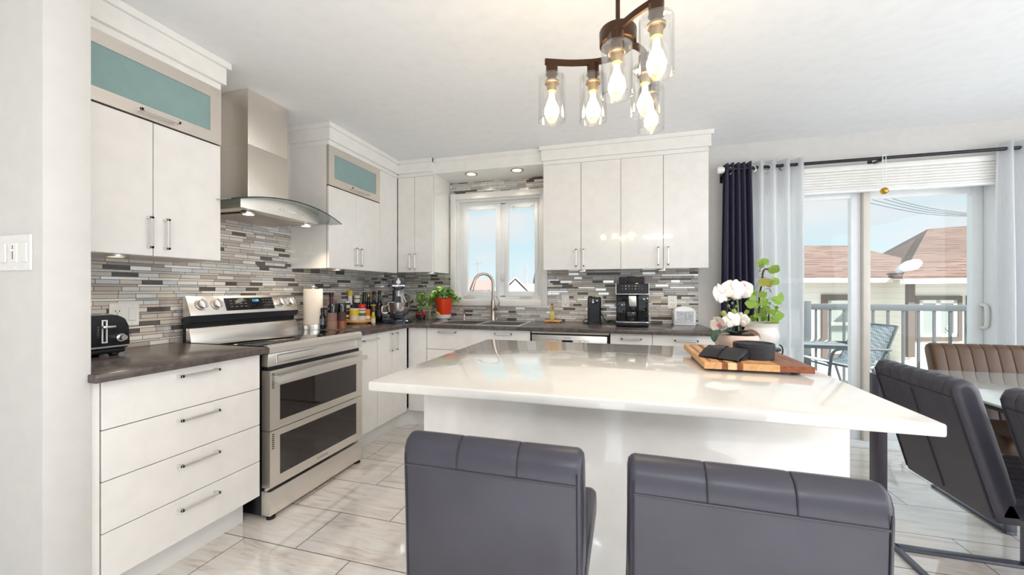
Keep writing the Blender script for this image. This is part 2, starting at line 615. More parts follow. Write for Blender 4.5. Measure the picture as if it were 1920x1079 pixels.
def tile_mat():
    """each tile's own colour comes from its colour attribute; alpha marks the metal tiles"""
    q = NT('mosaic_strip_tile')
    at = q.n.new('ShaderNodeAttribute')
    at.attribute_name = 'tile'
    st = q.noise(q.coord(scale=(6, 6, 230)), 1.0, 3, 0.7)
    dk = q.ramp(st, [(0.42, (0.55, 0.53, 0.5)), (0.55, (1, 1, 1))])
    br = q.noise(q.coord(scale=(30, 30, 90)), 1.0, 3)
    bk = q.ramp(br, [(0.25, (0.86, 0.86, 0.86)), (0.75, (1.06, 1.06, 1.06))])
    c = q.mix(0.35, at.outputs['Color'], bk, 'MULTIPLY')
    # the streaked glass tiles are the dark ones
    lum = q.n.new('ShaderNodeSeparateColor')
    q.ln(at.outputs['Color'], lum.inputs[0])
    f = q.ramp(lum.outputs[0], [(0.16, (0.85,) * 3), (0.30, (0.0,) * 3)])
    c2 = q.mix(1.0, c, dk, 'MULTIPLY')
    q.ln(q.mix(f, c, c2), q.b.inputs['Base Color'])
    q.ln(at.outputs['Alpha'], q.b.inputs['Metallic'])
    q.ln(q.ramp(at.outputs['Alpha'], [(0, (0.14,) * 3), (1, (0.3,) * 3)]), q.b.inputs['Roughness'])
    return q.m
M['tile'] = tile_mat()
M['grout'] = mat('brown_grey_grout', (84, 74, 68), 0.8)

def wood(name, cols, scale=(1, 14, 14), rough=0.4):
    q = NT(name)
    v = q.noise(q.coord(scale=scale), 3.0, 5, 0.6, 1.2)
    q.ln(q.ramp(v, [(0.3, lin(cols[0])), (0.55, lin(cols[1])), (0.8, lin(cols[2]))]), q.b.inputs['Base Color'])
    q.b.inputs['Roughness'].default_value = rough
    return q.m
M['maple'] = wood('honey_maple', ((206, 148, 92), (224, 172, 116), (232, 186, 134)), (14, 1.5, 14))
M['blondwood'] = wood('blond_maple', ((232, 196, 140), (240, 210, 160), (244, 220, 176)), (14, 1.5, 14))
M['walnut'] = wood('reddish_walnut', ((120, 66, 38), (150, 86, 52), (170, 102, 64)), (14, 1.5, 14))
M['bamboo'] = wood('bamboo', ((204, 148, 82), (220, 168, 100), (232, 184, 118)), (3, 14, 14))

def sheer_mat():
    q = NT('white_voile')
    q.n.remove(q.b)
    tr = q.n.new('ShaderNodeBsdfTransparent')
    df = q.n.new('ShaderNodeBsdfDiffuse')
    tl = q.n.new('ShaderNodeBsdfTranslucent')
    df.inputs[0].default_value = (0.90, 0.91, 0.93, 1)
    tl.inputs[0].default_value = (0.95, 0.96, 0.97, 1)
    a = q.n.new('ShaderNodeMixShader')
    a.inputs[0].default_value = 0.5
    q.ln(df.outputs[0], a.inputs[1])
    q.ln(tl.outputs[0], a.inputs[2])
    b = q.n.new('ShaderNodeMixShader')
    w = q.noise(q.coord(scale=(900, 900, 8)), 1.0, 1)
    q.ln(q.ramp(w, [(0.3, (0.72,) * 3), (0.7, (0.84,) * 3)]), b.inputs[0])
    q.ln(tr.outputs[0], b.inputs[1])
    q.ln(a.outputs[0], b.inputs[2])
    q.ln(b.outputs[0], q.n['Material Output'].inputs['Surface'])
    return q.m
M['sheer'] = sheer_mat()

def brick_like(name, c1, c2, joint, w, h, m, rough=0.85, plane='xz', bias=0.0):
    q = NT(name)
    tc = q.n.new('ShaderNodeTexCoord')
    br = q.n.new('ShaderNodeTexBrick')
    br.inputs['Scale'].default_value = 1.0
    br.inputs['Brick Width'].default_value = w
    br.inputs['Row Height'].default_value = h
    br.inputs['Mortar Size'].default_value = m
    br.inputs['Bias'].default_value = bias
    br.inputs['Color1'].default_value = (*lin(c1), 1)
    br.inputs['Color2'].default_value = (*lin(c2), 1)
    br.inputs['Mortar'].default_value = (*lin(joint), 1)
    q.ln(tc.outputs['UV'] if plane == 'uv' else tc.outputs['Object'], br.inputs['Vector'])
    if plane == 'xz':
        mp = q.n.new('ShaderNodeMapping')
        mp.inputs['Rotation'].default_value = (R(-90), 0, 0)
        q.ln(tc.outputs['Object'], mp.inputs[0])
        q.ln(mp.outputs[0], br.inputs['Vector'])
    q.ln(br.outputs['Color'], q.b.inputs['Base Color'])
    q.b.inputs['Roughness'].default_value = rough
    return q.m

def shingle_mat():
    q = NT('brown_shingles')
    vec = q.coord('Object')
    sp = q.n.new('ShaderNodeSeparateXYZ')
    q.ln(vec, sp.inputs[0])
    cb = q.n.new('ShaderNodeCombineXYZ')
    q.ln(sp.outputs['X'], cb.inputs[0])
    q.ln(sp.outputs['Z'], cb.inputs[1])
    br = q.n.new('ShaderNodeTexBrick')
    br.inputs['Scale'].default_value = 1.0
    br.inputs['Brick Width'].default_value = 0.62
    br.inputs['Row Height'].default_value = 0.085
    br.inputs['Mortar Size'].default_value = 0.0
    br.inputs['Color1'].default_value = (*lin((146, 122, 112)), 1)
    br.inputs['Color2'].default_value = (*lin((132, 108, 99)), 1)
    q.ln(cb.outputs[0], br.inputs['Vector'])
    # broken dark butt lines, one per course
    fr = q.n.new('ShaderNodeMath')
    fr.operation = 'FRACT'
    dv = q.n.new('ShaderNodeMath')
    dv.operation = 'DIVIDE'
    dv.inputs[1].default_value = 0.085
    q.ln(sp.outputs['Z'], dv.inputs[0])
    q.ln(dv.outputs[0], fr.inputs[0])
    lt = q.n.new('ShaderNodeMath')
    lt.operation = 'LESS_THAN'
    lt.inputs[1].default_value = 0.2
    q.ln(fr.outputs[0], lt.inputs[0])
    nz = q.noise(q.coord(scale=(1.6, 1.6, 24)), 1.0, 2)
    mu = q.n.new('ShaderNodeMath')
    mu.operation = 'MULTIPLY'
    q.ln(lt.outputs[0], mu.inputs[0])
    q.ln(q.ramp(nz, [(0.46, (0, 0, 0)), (0.54, (1, 1, 1))]), mu.inputs[1])
    q.ln(q.mix(mu.outputs[0], br.outputs['Color'], lin((76, 58, 54))), q.b.inputs['Base Color'])
    q.b.inputs['Roughness'].default_value = 0.9
    return q.m
M['shingle'] = shingle_mat()
M['siding'] = brick_like('cream_lap_siding', (246, 242, 232), (243, 238, 227), (226, 219, 204), 40.0, 0.16, 0.006)

def wicker_mat():
    q = NT('grey_wicker')
    v = q.n.new('ShaderNodeTexChecker')
    v.inputs['Scale'].default_value = 46
    v.inputs['Color1'].default_value = (*lin((240, 242, 244)), 1)
    v.inputs['Color2'].default_value = (*lin((178, 182, 187)), 1)
    q.ln(q.coord('Object', rot=(0.3, 0.2, 0.78)), v.inputs['Vector'])
    q.ln(v.outputs[0], q.b.inputs['Base Color'])
    q.b.inputs['Roughness'].default_value = 0.6
    return q.m
M['wicker'] = wicker_mat()

def glitter_mat():
    q = NT('silver_glitter')
    v = q.n.new('ShaderNodeTexVoronoi')
    v.inputs['Scale'].default_value = 420
    q.ln(q.coord(), v.inputs['Vector'])
    sp = q.n.new('ShaderNodeSeparateColor')
    q.ln(v.outputs['Color'], sp.inputs[0])
    q.ln(q.ramp(sp.outputs[0], [(0.1, lin((110, 110, 116))), (0.5, lin((190, 190, 194))), (0.9, lin((250, 250, 250)))]), q.b.inputs['Base Color'])
    q.b.inputs['Metallic'].default_value = 0.5
    q.b.inputs['Roughness'].default_value = 0.35
    return q.m
M['glitter'] = glitter_mat()

# ------------------------------------------------------------------ the room
CZ = 2.44
struct('floor', MB().box(-4.0, 4.2, -3.4, 3.86, -0.05, 0), M['floor'], flat=True)
struct('ceiling', MB().box(-4.0, 4.2, -3.4, 3.86, CZ, CZ + 0.12), M['ceiling'], flat=True)
WX0, WX1, WZ0, WZ1 = -1.640, -0.760, 1.105, 2.125      # sink window opening
DX0, DX1, DZ1 = 0.93, 2.64, 2.06                       # patio door opening
B = MB()
for x0, x1, z0, z1 in ((-2.6, WX0, 0, CZ), (WX0, WX1, 0, WZ0), (WX0, WX1, WZ1, CZ), (WX1, DX0, 0, CZ), (DX0, DX1, DZ1, CZ), (DX1, 4.2, 0, CZ)):
    B.box(x0, x1, 3.70, 3.86, z0, z1)
struct('wall_back', B, M['wall'], flat=True)
struct('wall_left', MB().box(-2.60, -2.44, 0.917, 3.70, 0, CZ), M['wall'], flat=True)
struct('wall_partition', MB().box(-4.0, -1.79, 0.797, 0.917, 0, CZ, 0.003), M['wall'])
struct('wall_far_left', MB().box(-4.1, -4.0, -3.4, 0.917, 0, CZ), M['wall'], flat=True)
struct('wall_right', MB().box(4.05, 4.2, -3.4, 3.70, 0, CZ), M['wall'], flat=True)
B = MB()
for x0, x1, z0, z1 in ((-4.0, -2.9, 0, CZ), (-2.9, 3.5, 0, 0.1), (-2.9, 3.5, 2.32, CZ), (3.5, 4.2, 0, CZ)):
    B.box(x0, x1, -3.5, -3.35, z0, z1)
struct('wall_rear', B, M['wall'], flat=True)
w3 = struct('unseen_window_2', MB().frame('y', -3.46, -3.38, -2.9, 3.5, 0.1, 2.32, 0.06).box(-0.84, -0.76, -3.46, -3.38, 0.16, 2.26).box(1.36, 1.44, -3.46, -3.38, 0.16, 2.26), M['vinyl'])  # unseen rear glazing, made wide to go with the added fill lamp
struct('unseen_window_3', MB().frame('x', 4.02, 4.05, -1.7, 2.9, 0.15, 2.35, 0.07).box(4.03, 4.045, -1.63, 2.83, 0.22, 2.28), M['vinyl'])  # blank panel added on the closed wall behind the side fill lamp
# soffit over the sink window and the cornice on top of the wall cabinets
struct('trim_1', MB().box(-1.712, -0.670, 3.335, 3.70, 2.302, CZ - 0.001).box(-1.712, -0.670, 3.322, 3.335, 2.408, CZ - 0.001).box(-1.712, -0.670, 3.329, 3.335, 2.395, 2.408), M['trim'])
def cornice(B, kind, f, u0, u1, back, wrap0=True, wrap1=True):
    """stepped frieze of a cabinet run standing on its doors: f is the door face"""
    s = 1 if kind == 'x' else -1
    for off, z0, z1, ov in ((0.0, 2.286, 2.318, 0.0), (0.022, 2.318, CZ - 0.001, 0.014), (0.038, 2.405, CZ - 0.001, 0.03)):
        a, b = u0 - (ov if wrap0 else 0), u1 + (ov if wrap1 else 0)
        if kind == 'x':
            B.box(back, f + off, a, b, z0, z1, 0.0)
        else:
            B.box(a, b, f - off, back, z0, z1, 0.0)
    return B
XF, YF = -2.09, 3.325      # faces of the wall cabinets
struct('trim_2', cornice(MB(), 'x', XF, 0.93, 1.606, -2.44, False, True), M['trim'])
B = cornice(MB(), 'x', XF, 2.408, 3.325, -2.44, True, False)
cornice(B, 'y', YF, -2.09, -1.712, 3.70, False, False)
struct('trim_3', B, M['trim'])
struct('trim_4', cornice(MB(), 'y', YF, -0.668, 0.630, 3.70, True, True), M['trim'])
struct('baseboard_back', MB().box(0.66, 0.93, 3.685, 3.70, 0, 0.10, 0.003).box(2.64, 4.05, 3.685, 3.70, 0, 0.10, 0.003), M['trim'])
struct('baseboard_right', MB().box(4.035, 4.05, -3.35, 3.685, 0, 0.10, 0.003), M['trim'])
struct('baseboard_partition', MB().box(-4.0, -1.79, 0.785, 0.797, 0, 0.10, 0.003), M['trim'])

# mosaic backsplash: every tile a face with its own colour, on a dark grout bed
TILES = [((0.66, 0.62, 0.57), 0.0, 5), ((0.80, 0.77, 0.73), 0.0, 5), ((0.47, 0.41, 0.36), 0.0, 3), ((0.15, 0.135, 0.125), 0.0, 3), ((0.62, 0.63, 0.64), 0.0, 2), ((0.92, 0.91, 0.90), 1.0, 3), ((0.66, 0.58, 0.50), 0.0, 3)]
POOL = [t for t in TILES for _ in range(t[2])]
def mosaic(name, kind, f, u0, u1, z0, z1, holes, seed, out):
    rnd = random.Random(seed)
    bm = bmesh.new()
    cl = bm.loops.layers.float_color.new('tile')
    def ok(a, b, c, d):
        r = [(a, b, c, d)]
        for h0, h1, k0, k1 in holes:
            n = []
            for (p, q, s, t) in r:
                if q <= h0 or p >= h1 or t <= k0 or s >= k1:
                    n.append((p, q, s, t))
                    continue
                if p < h0:
                    n.append((p, h0, s, t))
                if q > h1:
                    n.append((h1, q, s, t))
                if s < k0:
                    n.append((max(p, h0), min(q, h1), s, k0))
                if t > k1:
                    n.append((max(p, h0), min(q, h1), k1, t))
            r = n
        return r
    def quad(a, b, c, d, off, col):
        if b - a < 0.002 or d - c < 0.002:
            return
        g = f + off * out
        P = [(g, a, c), (g, b, c), (g, b, d), (g, a, d)] if kind == 'x' else [(a, g, c), (b, g, c), (b, g, d), (a, g, d)]
        if kind == 'y' and out > 0:
            P = P[::-1]
        fc = bm.faces.new([bm.verts.new(p) for p in P])
        for lp in fc.loops:
            lp[cl] = col
    for r in ok(u0, u1, z0, z1):
        quad(*r, 0.0, (0.06, 0.048, 0.042, 0.0))
    z = z0 + 0.001
    k = 0
    while z < z1 - 0.004:
        h = (0.0225, 0.0125, 0.0225, 0.0150)[k % 4]
        thin = k % 2 == 1
        u = u0 - rnd.uniform(0, 0.12)
        while u < u1:
            L = rnd.choice((0.15, 0.20, 0.25)) if thin else rnd.choice((0.075, 0.095, 0.095, 0.11))
            c, met, _ = rnd.choice(POOL)
            if thin and c[0] < 0.2 and rnd.random() < 0.6:
                c, met, _ = TILES[0]
            j = rnd.uniform(0.9, 1.08)
            for r in ok(max(u, u0), min(u + L - 0.0022, u1), z, min(z + h - 0.0022, z1)):
                quad(*r, 0.0016, (c[0] * j, c[1] * j, c[2] * j, met))
            u += L
        z += h
        k += 1
    me = bpy.data.meshes.new(name)
    bm.to_mesh(me)
    bm.free()
    me.materials.append(M['tile'])
    o = bpy.data.objects.new(name, me)
    COL.objects.link(o)
    o['kind'] = 'structure'
    return o
mosaic('wall_left_tiles', 'x', -2.437, 0.92, 3.70, 0.915, 1.78, [(0.92, 1.60, 1.366, 2), (2.41, 3.70, 1.373, 2)], 3, 1)
mosaic('wall_back_tiles', 'y', 3.697, -2.437, 0.617, 0.915, 2.302, [(-2.44, -1.712, 1.380, 3), (-0.668, 0.65, 1.382, 3), (-1.700, -0.700, 1.053, 2.187)], 5, -1)

# ------------------------------------------------------------------ sink window: casing, two casements, cranks
def sink_window():
    g = struct('window_1', MB().frame('y', 3.672, 3.700, -1.700, -0.700, 1.055, 2.185, 0.058, 0.058, 0.058, 0.003), M['trim'])
    struct('window_jamb', MB().frame('y', 3.70, 3.83, WX0, WX1, WZ0, WZ1, 0.018), M['trim'], g)
    fr = MB().frame('y', 3.765, 3.825, WX0 + 0.018, WX1 - 0.018, WZ0 + 0.018, WZ1 - 0.018, 0.03)
    fr.box(-1.190, -1.140, 3.765, 3.825, WZ0 + 0.04, WZ1 - 0.04)
    struct('window_frame', fr, M['vinyl'], g)
    for k, (a, b) in enumerate(((-1.595, -1.188), (-1.142, -0.805))):
        s = struct('sash', MB().frame('y', 3.750, 3.80, a, b, WZ0 + 0.045, WZ1 - 0.045, 0.052 if k == 0 else 0.034, 0.05, 0.05, 0.004), M['vinyl'], g)
        struct('pane', MB().box(a + 0.03, b - 0.03, 3.776, 3.780, WZ0 + 0.09, WZ1 - 0.09), M['pane'], s, flat=True)
    struct('lock_lever', MB().box(-1.168, -1.156, 3.735, 3.765, 1.30, 1.38, 0.003), M['white'], g)
    for cx in (-1.52, -0.93):
        cr = MB().box(cx - 0.06, cx + 0.06, 3.715, 3.765, WZ0 + 0.018, WZ0 + 0.03, 0.004)
        cr.tube([(cx - 0.04, 3.72, WZ0 + 0.032), (cx, 3.70, WZ0 + 0.042), (cx + 0.06, 3.71, WZ0 + 0.032)], 0.005, 8, 4)
        struct('crank_handle', cr, M['carcass'], g)
    for cx in (-1.05, -0.86):
        struct('screen_clip', MB().frame('y', 3.742, 3.75, cx - 0.012, cx + 0.012, 2.005, 2.045, 0.004), M['satin'], g)
sink_window()

# ------------------------------------------------------------------ patio door
def patio():
    g = struct('door_1', MB().frame('y', 3.69, 3.86, DX0, DX1, 0.0, DZ1, 0.05, 0.06, 0.03, 0.003), M['vinyl'])
    for a, b, y, lw, rw in ((0.98, 1.80, 3.735, 0.08, 0.072), (1.80, 2.59, 3.795, 0.05, 0.045)):
        s = struct('door_sash', MB().frame('y', y, y + 0.05, a, b, 0.03, 2.0, 0.066, 0.06, 0.11, 0.004), M['vinyl'], g)
        struct('pane', MB().box(a + 0.05, b - 0.05, y + 0.022, y + 0.027, 0.12, 1.96), M['pane'], s, flat=True)
    struct('weather_strip', MB().box(1.801, 1.846, 3.70, 3.785, 0.03, 2.0, 0.002), M['carcass'], g)
    struct('door_handle', MB().tube([(2.575, 3.795, 0.93), (2.575, 3.745, 0.95), (2.575, 3.745, 1.08), (2.575, 3.795, 1.10)], 0.012, 10, 4), M['white'], g)
    struct('sill', MB().box(DX0, DX1, 3.62, 3.72, 0.0, 0.025, 0.004), M['vinyl'], g)
    struct('trim_5', MB().box(DX0 - 0.07, DX0, 3.683, 3.70, 0, DZ1 + 0.08, 0.003).box(DX1, DX1 + 0.07, 3.683, 3.70, 0, DZ1 + 0.08, 0.003).box(DX0, DX1, 3.683, 3.70, DZ1, DZ1 + 0.08, 0.003), M['trim'])
patio()
t = thing('pleated_blind', 'white pleated blind drawn up under the black curtain rod of the patio door', 'blind', (1.785, 3.665, 1.98))
build('head_rail', MB().box(0.95, 2.62, 3.63, 3.683, 2.135, 2.175, 0.004), M['trim'], t)
pl = MB()
for i in range(7):
    z = 2.134 - i * 0.021
    pl.prism([(3.635, z - 0.0105), (3.64, z - 0.001), (3.675, z - 0.001), (3.68, z - 0.0105), (3.675, z - 0.02), (3.64, z - 0.02)], 'x', 0.955, 2.615)
build('pleats', pl, M['trim'], t)
build('bottom_rail', MB().box(0.955, 2.615, 3.637, 3.678, 1.968, 1.987, 0.003), M['vinyl'], t)

# ------------------------------------------------------------------ curtains and rod
t = thing('curtain_rod', 'black curtain rod with white end cap across the patio door', 'curtain rod', (1.8, 3.575, 2.197))
build('pole', MB().cyl((0.80, 3.575, 2.197), (3.05, 3.575, 2.197), 0.0125), M['black'], t)
build('finial', MB().lathe([(0, -0.03), (0.026, -0.028), (0.03, 0.0), (0.022, 0.022), (0.0, 0.03)], (0, 0, 0), 16, m=Matrix.Translation((0.77, 3.575, 2.197)) @ Matrix.Rotation(R(90), 4, 'Y')), M['white'], t, 'white end cap')
for x in (0.80, 1.84, 2.95):
    build('bracket', MB().box(x - 0.012, x + 0.012, 3.575, 3.70, 2.172, 2.186).box(x - 0.014, x + 0.014, 3.695, 3.70, 2.12, 2.22), M['black'], t)

def curtain(name, label, x0, x1, z0, z1, m, waves, amp, group=None, spread=0.0, seed=1, y=3.575):
    rnd = random.Random(seed)
    n = waves * 12
    rows = []
    nz = 14
    ph = [rnd.uniform(-0.5, 0.5) for _ in range(waves + 1)]
    for j in range(nz + 1):
        t_ = j / nz
        z = z1 + (z0 - z1) * t_
        row = []
        for i in range(n + 1):
            s = i / n
            x = x0 + (x1 - x0) * s + spread * (s - 0.35) * t_
            a = amp * (0.85 + 0.3 * math.sin(3.1 * t_ + ph[int(s * waves)]))
            yy = y + a * math.sin(2 * PI * waves * s + 0.35 * math.sin(2.3 * t_ + s * 5)) + 0.006 * math.sin(17 * s + 4 * t_)
            row.append((x, yy, z))
        rows.append(row)
    b = MB().loft(rows, closed=False)
    t_ = thing(name, label, 'curtain', ((x0 + x1) / 2, y, z0), group=group)
    o = build('cloth', b, m, t_, angle=180)
    sol = o.modifiers.new('thickness', 'SOLIDIFY')
    sol.thickness = 0.0016
    return t_
def grommets(t_, xs, y=3.575):
    for x, a in xs:
        mm = Matrix.Translation((x, y, 2.185)) @ Matrix.Rotation(R(a), 4, 'Z') @ Matrix.Rotation(R(90), 4, 'Y')
        b = MB()
        pts = [mm @ Vector((0.026 * math.cos(2 * PI * i / 20), 0.026 * math.sin(2 * PI * i / 20), 0)) for i in range(21)]
        b.tube(pts, 0.0065, 8)
        build('grommet', b, M['chrome'], t_)
c = curtain('blackout_curtain', 'dark navy curtain bunched at the left end of the rod', 0.785, 0.985, 0.03, 2.245, M['navy'], 5, 0.034, spread=0.07, seed=2)
grommets(c, [(0.83, 60), (0.995, 70)])
c = curtain('voile_curtain', 'white sheer curtain hanging right beside the navy curtain', 0.99, 1.345, 0.03, 2.245, M['sheer'], 4, 0.036, 'white sheer curtains', 0.02, 3)
grommets(c, [(1.10, 70), (1.21, 40)])
curtain('voile_curtain', 'white sheer curtain at the right edge of the picture beside the brown-tinted chair', 2.52, 3.0, 0.03, 2.245, M['sheer'], 6, 0.04, 'white sheer curtains', 0.0, 7)
t = thing('crystal_ornament', 'small faceted glass ball hanging on a white ribbon from the curtain rod', 'ornament', (1.855, 3.548, 2.20))
build('ribbon', MB().box(1.842, 1.846, 3.547, 3.549, 1.97, 2.21).box(1.862, 1.866, 3.547, 3.549, 1.97, 2.21).box(1.842, 1.866, 3.547, 3.549, 2.208, 2.214), M['ribbon'], t)
bb = MB()
bmesh.ops.create_icosphere(bb.bm, subdivisions=2, radius=0.026, matrix=Matrix.Translation((1.854, 3.548, 1.945)))
build('glass_ball', bb, M['brass'], t, flat=True)

# ------------------------------------------------------------------ cabinet building blocks
def pull(n, f, u0, u1, z0, z1, m=None, parent=None, bar=0.011, stand=0.034, name='handle'):
    """squared bow handle on a face: n='x' looks along +X, n='y' looks along -Y"""
    b = MB()
    s = 1 if n == 'x' else -1
    def bx(a, c, d, e, p, q):
        lo, hi = sorted((f + s * a, f + s * c))
        if n == 'x':
            b.box(lo, hi, d, e, p, q, 0.0015, 1)
        else:
            b.box(d, e, lo, hi, p, q, 0.0015, 1)
    if (z1 - z0) > (u1 - u0):
        bx(stand - bar, stand, u0, u1, z0, z1)
        bx(0, stand, u0, u1, z0, z0 + bar)
        bx(0, stand, u0, u1, z1 - bar, z1)
    else:
        bx(stand - bar, stand, u0, u1, z0, z1)
        bx(0, stand, u0, u0 + bar, z0, z1)
        bx(0, stand, u1 - bar, u1, z0, z1)
    return build(name, b, m or M['satin'], parent)

def door(n, f, u0, u1, z0, z1, parent, hd=None, name='door', th=0.018, gap=0.0016):
    """slab front with its outer face at f; hd = handle rectangle (u0,u1,z0,z1)"""
    b = MB()
    a, c, p, q = u0 + gap, u1 - gap, z0 + gap, z1 - gap
    if n == 'x':
        b.box(f - th, f, a, c, p, q, 0.0015, 1)
    else:
        b.box(a, c, f, f + th, p, q, 0.0015, 1)
    o = build(name, b, M['gloss'], parent)
    if hd:
        pull(n, f, *hd, parent=o)
    return o

def carcass(n, f, u0, u1, z0, z1, back, parent, m=None, name='body'):
    """box behind the fronts with a dark face that shows in the joints"""
    b = MB()
    e = f - 0.0205 if n == 'x' else f + 0.0205
    if n == 'x':
        b.box(back, e, u0, u1, z0, z1)
        g = MB().box(e, e + 0.001, u0 + 0.002, u1 - 0.002, z0 + 0.002, z1 - 0.002)
    else:
        b.box(u0, u1, e, back, z0, z1)
        g = MB().box(u0 + 0.002, u1 - 0.002, e - 0.001, e, z0 + 0.002, z1 - 0.002)
    o = build(name, b, m or M['carcass'], parent, flat=True)
    build('shadow_gap', g, M['gap'], o, flat=True)
    return o

def lift_door(f, y0, y1, z0, z1, parent, hy, hz):
    """brushed frame with mitred corners and a frosted pane"""
    b = MB()
    w = 0.058
    A = [(y0, z0), (y1, z0), (y1, z1), (y0, z1)]
    I = [(y0 + w, z0 + w), (y1 - w, z0 + w), (y1 - w, z1 - w), (y0 + w, z1 - w)]
    for i in range(4):
        j = (i + 1) % 4
        b.prism([A[i], A[j], I[j], I[i]], 'x', f - 0.02, f)
    o = build('lift_up_door', b, M['alu'], parent, flat=True)
    build('frosted_pane', MB().box(f - 0.014, f - 0.006, y0 + w - 0.004, y1 - w + 0.004, z0 + w - 0.004, z1 - w + 0.004), M['frost'], o, flat=True)
    pull('x', f, hy[0], hy[1], hz, hz + 0.012, parent=o)
    return o
def puck(x, y, z, parent, r=0.028):
    o = build('puck_light', MB().lathe([(r + 0.008, 0), (r + 0.008, -0.008), (r, -0.01), (r, -0.004), (0, -0.004)], (x, y, z), 20), M['satin'], parent)
    build('lens', MB().lathe([(r, -0.0055), (0, -0.0055)], (x, y, z), 20), M['puck'], o)
    light('puck_light_glow', 'SPOT', (x, y, z - 0.02), (0, 0, 0), 2.6, (1.0, 0.90, 0.74), spot_size=R(130), spot_blend=0.7, shadow_soft_size=0.03)

# wall cabinets on the left wall
t = thing('wall_cabinet', 'white two-door wall cabinet with frosted lift-up door left of the range hood', 'cabinet', (-2.25, 1.29, 1.366), group='wall cabinets')
carcass('x', XF, 0.95, 1.606, 1.366, 2.286, -2.44, t)
door('x', XF, 0.972, 1.290, 1.366, 1.984, t, (1.262, 1.274, 1.40, 1.545))
door('x', XF, 1.290, 1.606, 1.366, 1.984, t, (1.330, 1.342, 1.40, 1.545))
lift_door(XF + 0.002, 0.972, 1.606, 1.990, 2.286, t, (1.222, 1.386), 2.010)
puck(-2.16, 1.19, 1.366, t)
t = thing('wall_cabinet', 'white two-door wall cabinet with frosted lift-up door right of the range hood', 'cabinet', (-2.25, 2.72, 1.373), group='wall cabinets')
carcass('x', XF, 2.410, 3.042, 1.373, 2.286, -2.44, t, M['gloss'])
door('x', XF, 2.410, 2.722, 1.373, 1.984, t, (2.690, 2.702, 1.405, 1.55))
door('x', XF, 2.722, 3.040, 1.373, 1.984, t, (2.752, 2.764, 1.405, 1.55))
lift_door(XF + 0.002, 2.410, 3.040, 1.990, 2.284, t, (2.635, 2.87), 2.014)
puck(-2.14, 2.55, 1.373, t)
t = thing('wall_cabinet', 'white corner wall cabinet with two narrow doors left of the sink window', 'cabinet', (-1.9, 3.5, 1.380), group='wall cabinets')
carcass('x', XF, 3.044, 3.325, 1.373, 2.286, -2.44, t, M['gloss'], 'filler_body')
door('x', XF, 3.042, 3.322, 1.373, 2.286, t, name='filler_panel')
carcass('y', YF, -2.088, -1.716, 1.380, 2.286, 3.70, t, M['gloss'])
door('y', YF, -2.088, -1.908, 1.380, 2.286, t, (-1.952, -1.941, 1.408, 1.555))
door('y', YF, -1.908, -1.716, 1.380, 2.286, t, (-1.897, -1.886, 1.408, 1.555))
puck(-1.8, 3.45, 1.380, t)
for a, b, c, lab, h1, h2 in ((-0.668, -0.346, -0.024, 'white two-door wall cabinet right beside the sink window', -0.384, -0.322), (-0.024, 0.302, 0.630, 'white two-door wall cabinet at the end of the run, above the coffee machine', 0.262, 0.336)):
    t = thing('wall_cabinet', lab, 'cabinet', ((a + c) / 2, 3.5, 1.382), group='wall cabinets')
    carcass('y', YF, a, c, 1.382, 2.286, 3.70, t, M['gloss'])
    door('y', YF, a, b, 1.382, 2.286, t, (h1 - 0.005, h1 + 0.006, 1.408, 1.555))
    door('y', YF, b, c, 1.382, 2.286, t, (h2 - 0.005, h2 + 0.006, 1.408, 1.555))
    puck((a + c) / 2, 3.45, 1.382, t)

# drawer unit left of the range
XD = -1.797
t = thing('base_cabinet', 'white base cabinet with four deep drawers left of the range', 'cabinet', (-2.1, 1.27, 0), group='base cabinets')
carcass('x', XD, 0.945, 1.585, 0.150, 0.884, -2.436, t)
build('end_filler', MB().box(-1.815, -1.800, 0.921, 0.944, 0.0, 0.884), M['gloss'], t)
zs = (0.151, 0.331, 0.518, 0.704, 0.884)
for z0, z1, hz in zip(zs, zs[1:], (0.283, 0.468, 0.658, 0.843)):
    door('x', XD, 0.947, 1.585, z0, z1, t, (1.193, 1.357, hz, hz + 0.011), name='drawer')
build('toe_kick', MB().box(-1.93, -1.912, 0.922, 1.585, 0.0, 0.151), M['trim'], t)

# base cabinets right of the range and along the back wall
XB, YB = -1.830, 3.080
t = thing('base_cabinet', 'narrow white pull-out base cabinet with a top bar handle right of the range', 'cabinet', (-2.1, 2.51, 0), group='base cabinets')
carcass('x', XB, 2.392, 2.632, 0.150, 0.884, -2.436, t)
door('x', XB, 2.394, 2.632, 0.150, 0.884, t, (2.43, 2.61, 0.835, 0.846), name='pull_out_front')
build('toe_kick', MB().box(-1.948, -1.93, 2.392, 2.632, 0, 0.15), M['trim'], t)
t = thing('base_cabinet', 'white two-door base cabinet between the narrow pull-out and the corner', 'cabinet', (-2.1, 2.83, 0), group='base cabinets')
carcass('x', XB, 2.634, 3.060, 0.150, 0.884, -2.436, t)
door('x', XB, 2.634, 2.830, 0.150, 0.884, t, (2.792, 2.803, 0.715, 0.860))
door('x', XB, 2.830, 3.060, 0.150, 0.884, t, (2.868, 2.879, 0.715, 0.860))
build('toe_kick', MB().box(-1.948, -1.93, 2.634, 3.00, 0, 0.15), M['trim'], t)
t = thing('base_cabinet', 'white corner base cabinet closed by one plain blank panel', 'cabinet', (-1.9, 3.35, 0), group='base cabinets')
carcass('y', YB, -1.826, -1.650, 0.150, 0.884, 3.69, t)
door('y', YB, -1.830, -1.650, 0.150, 0.884, t, name='blank_panel')
kc = [(-1.93, 3.00)] + [(-1.93 + 0.16 * (1 - math.cos(a)), 3.00 + 0.18 * math.sin(a)) for a in [R(d) for d in range(10, 91, 10)]]
kc += [(-1.650, 3.18), (-1.650, 3.20), (-1.78, 3.20), (-1.948, 3.20), (-1.948, 3.00)]
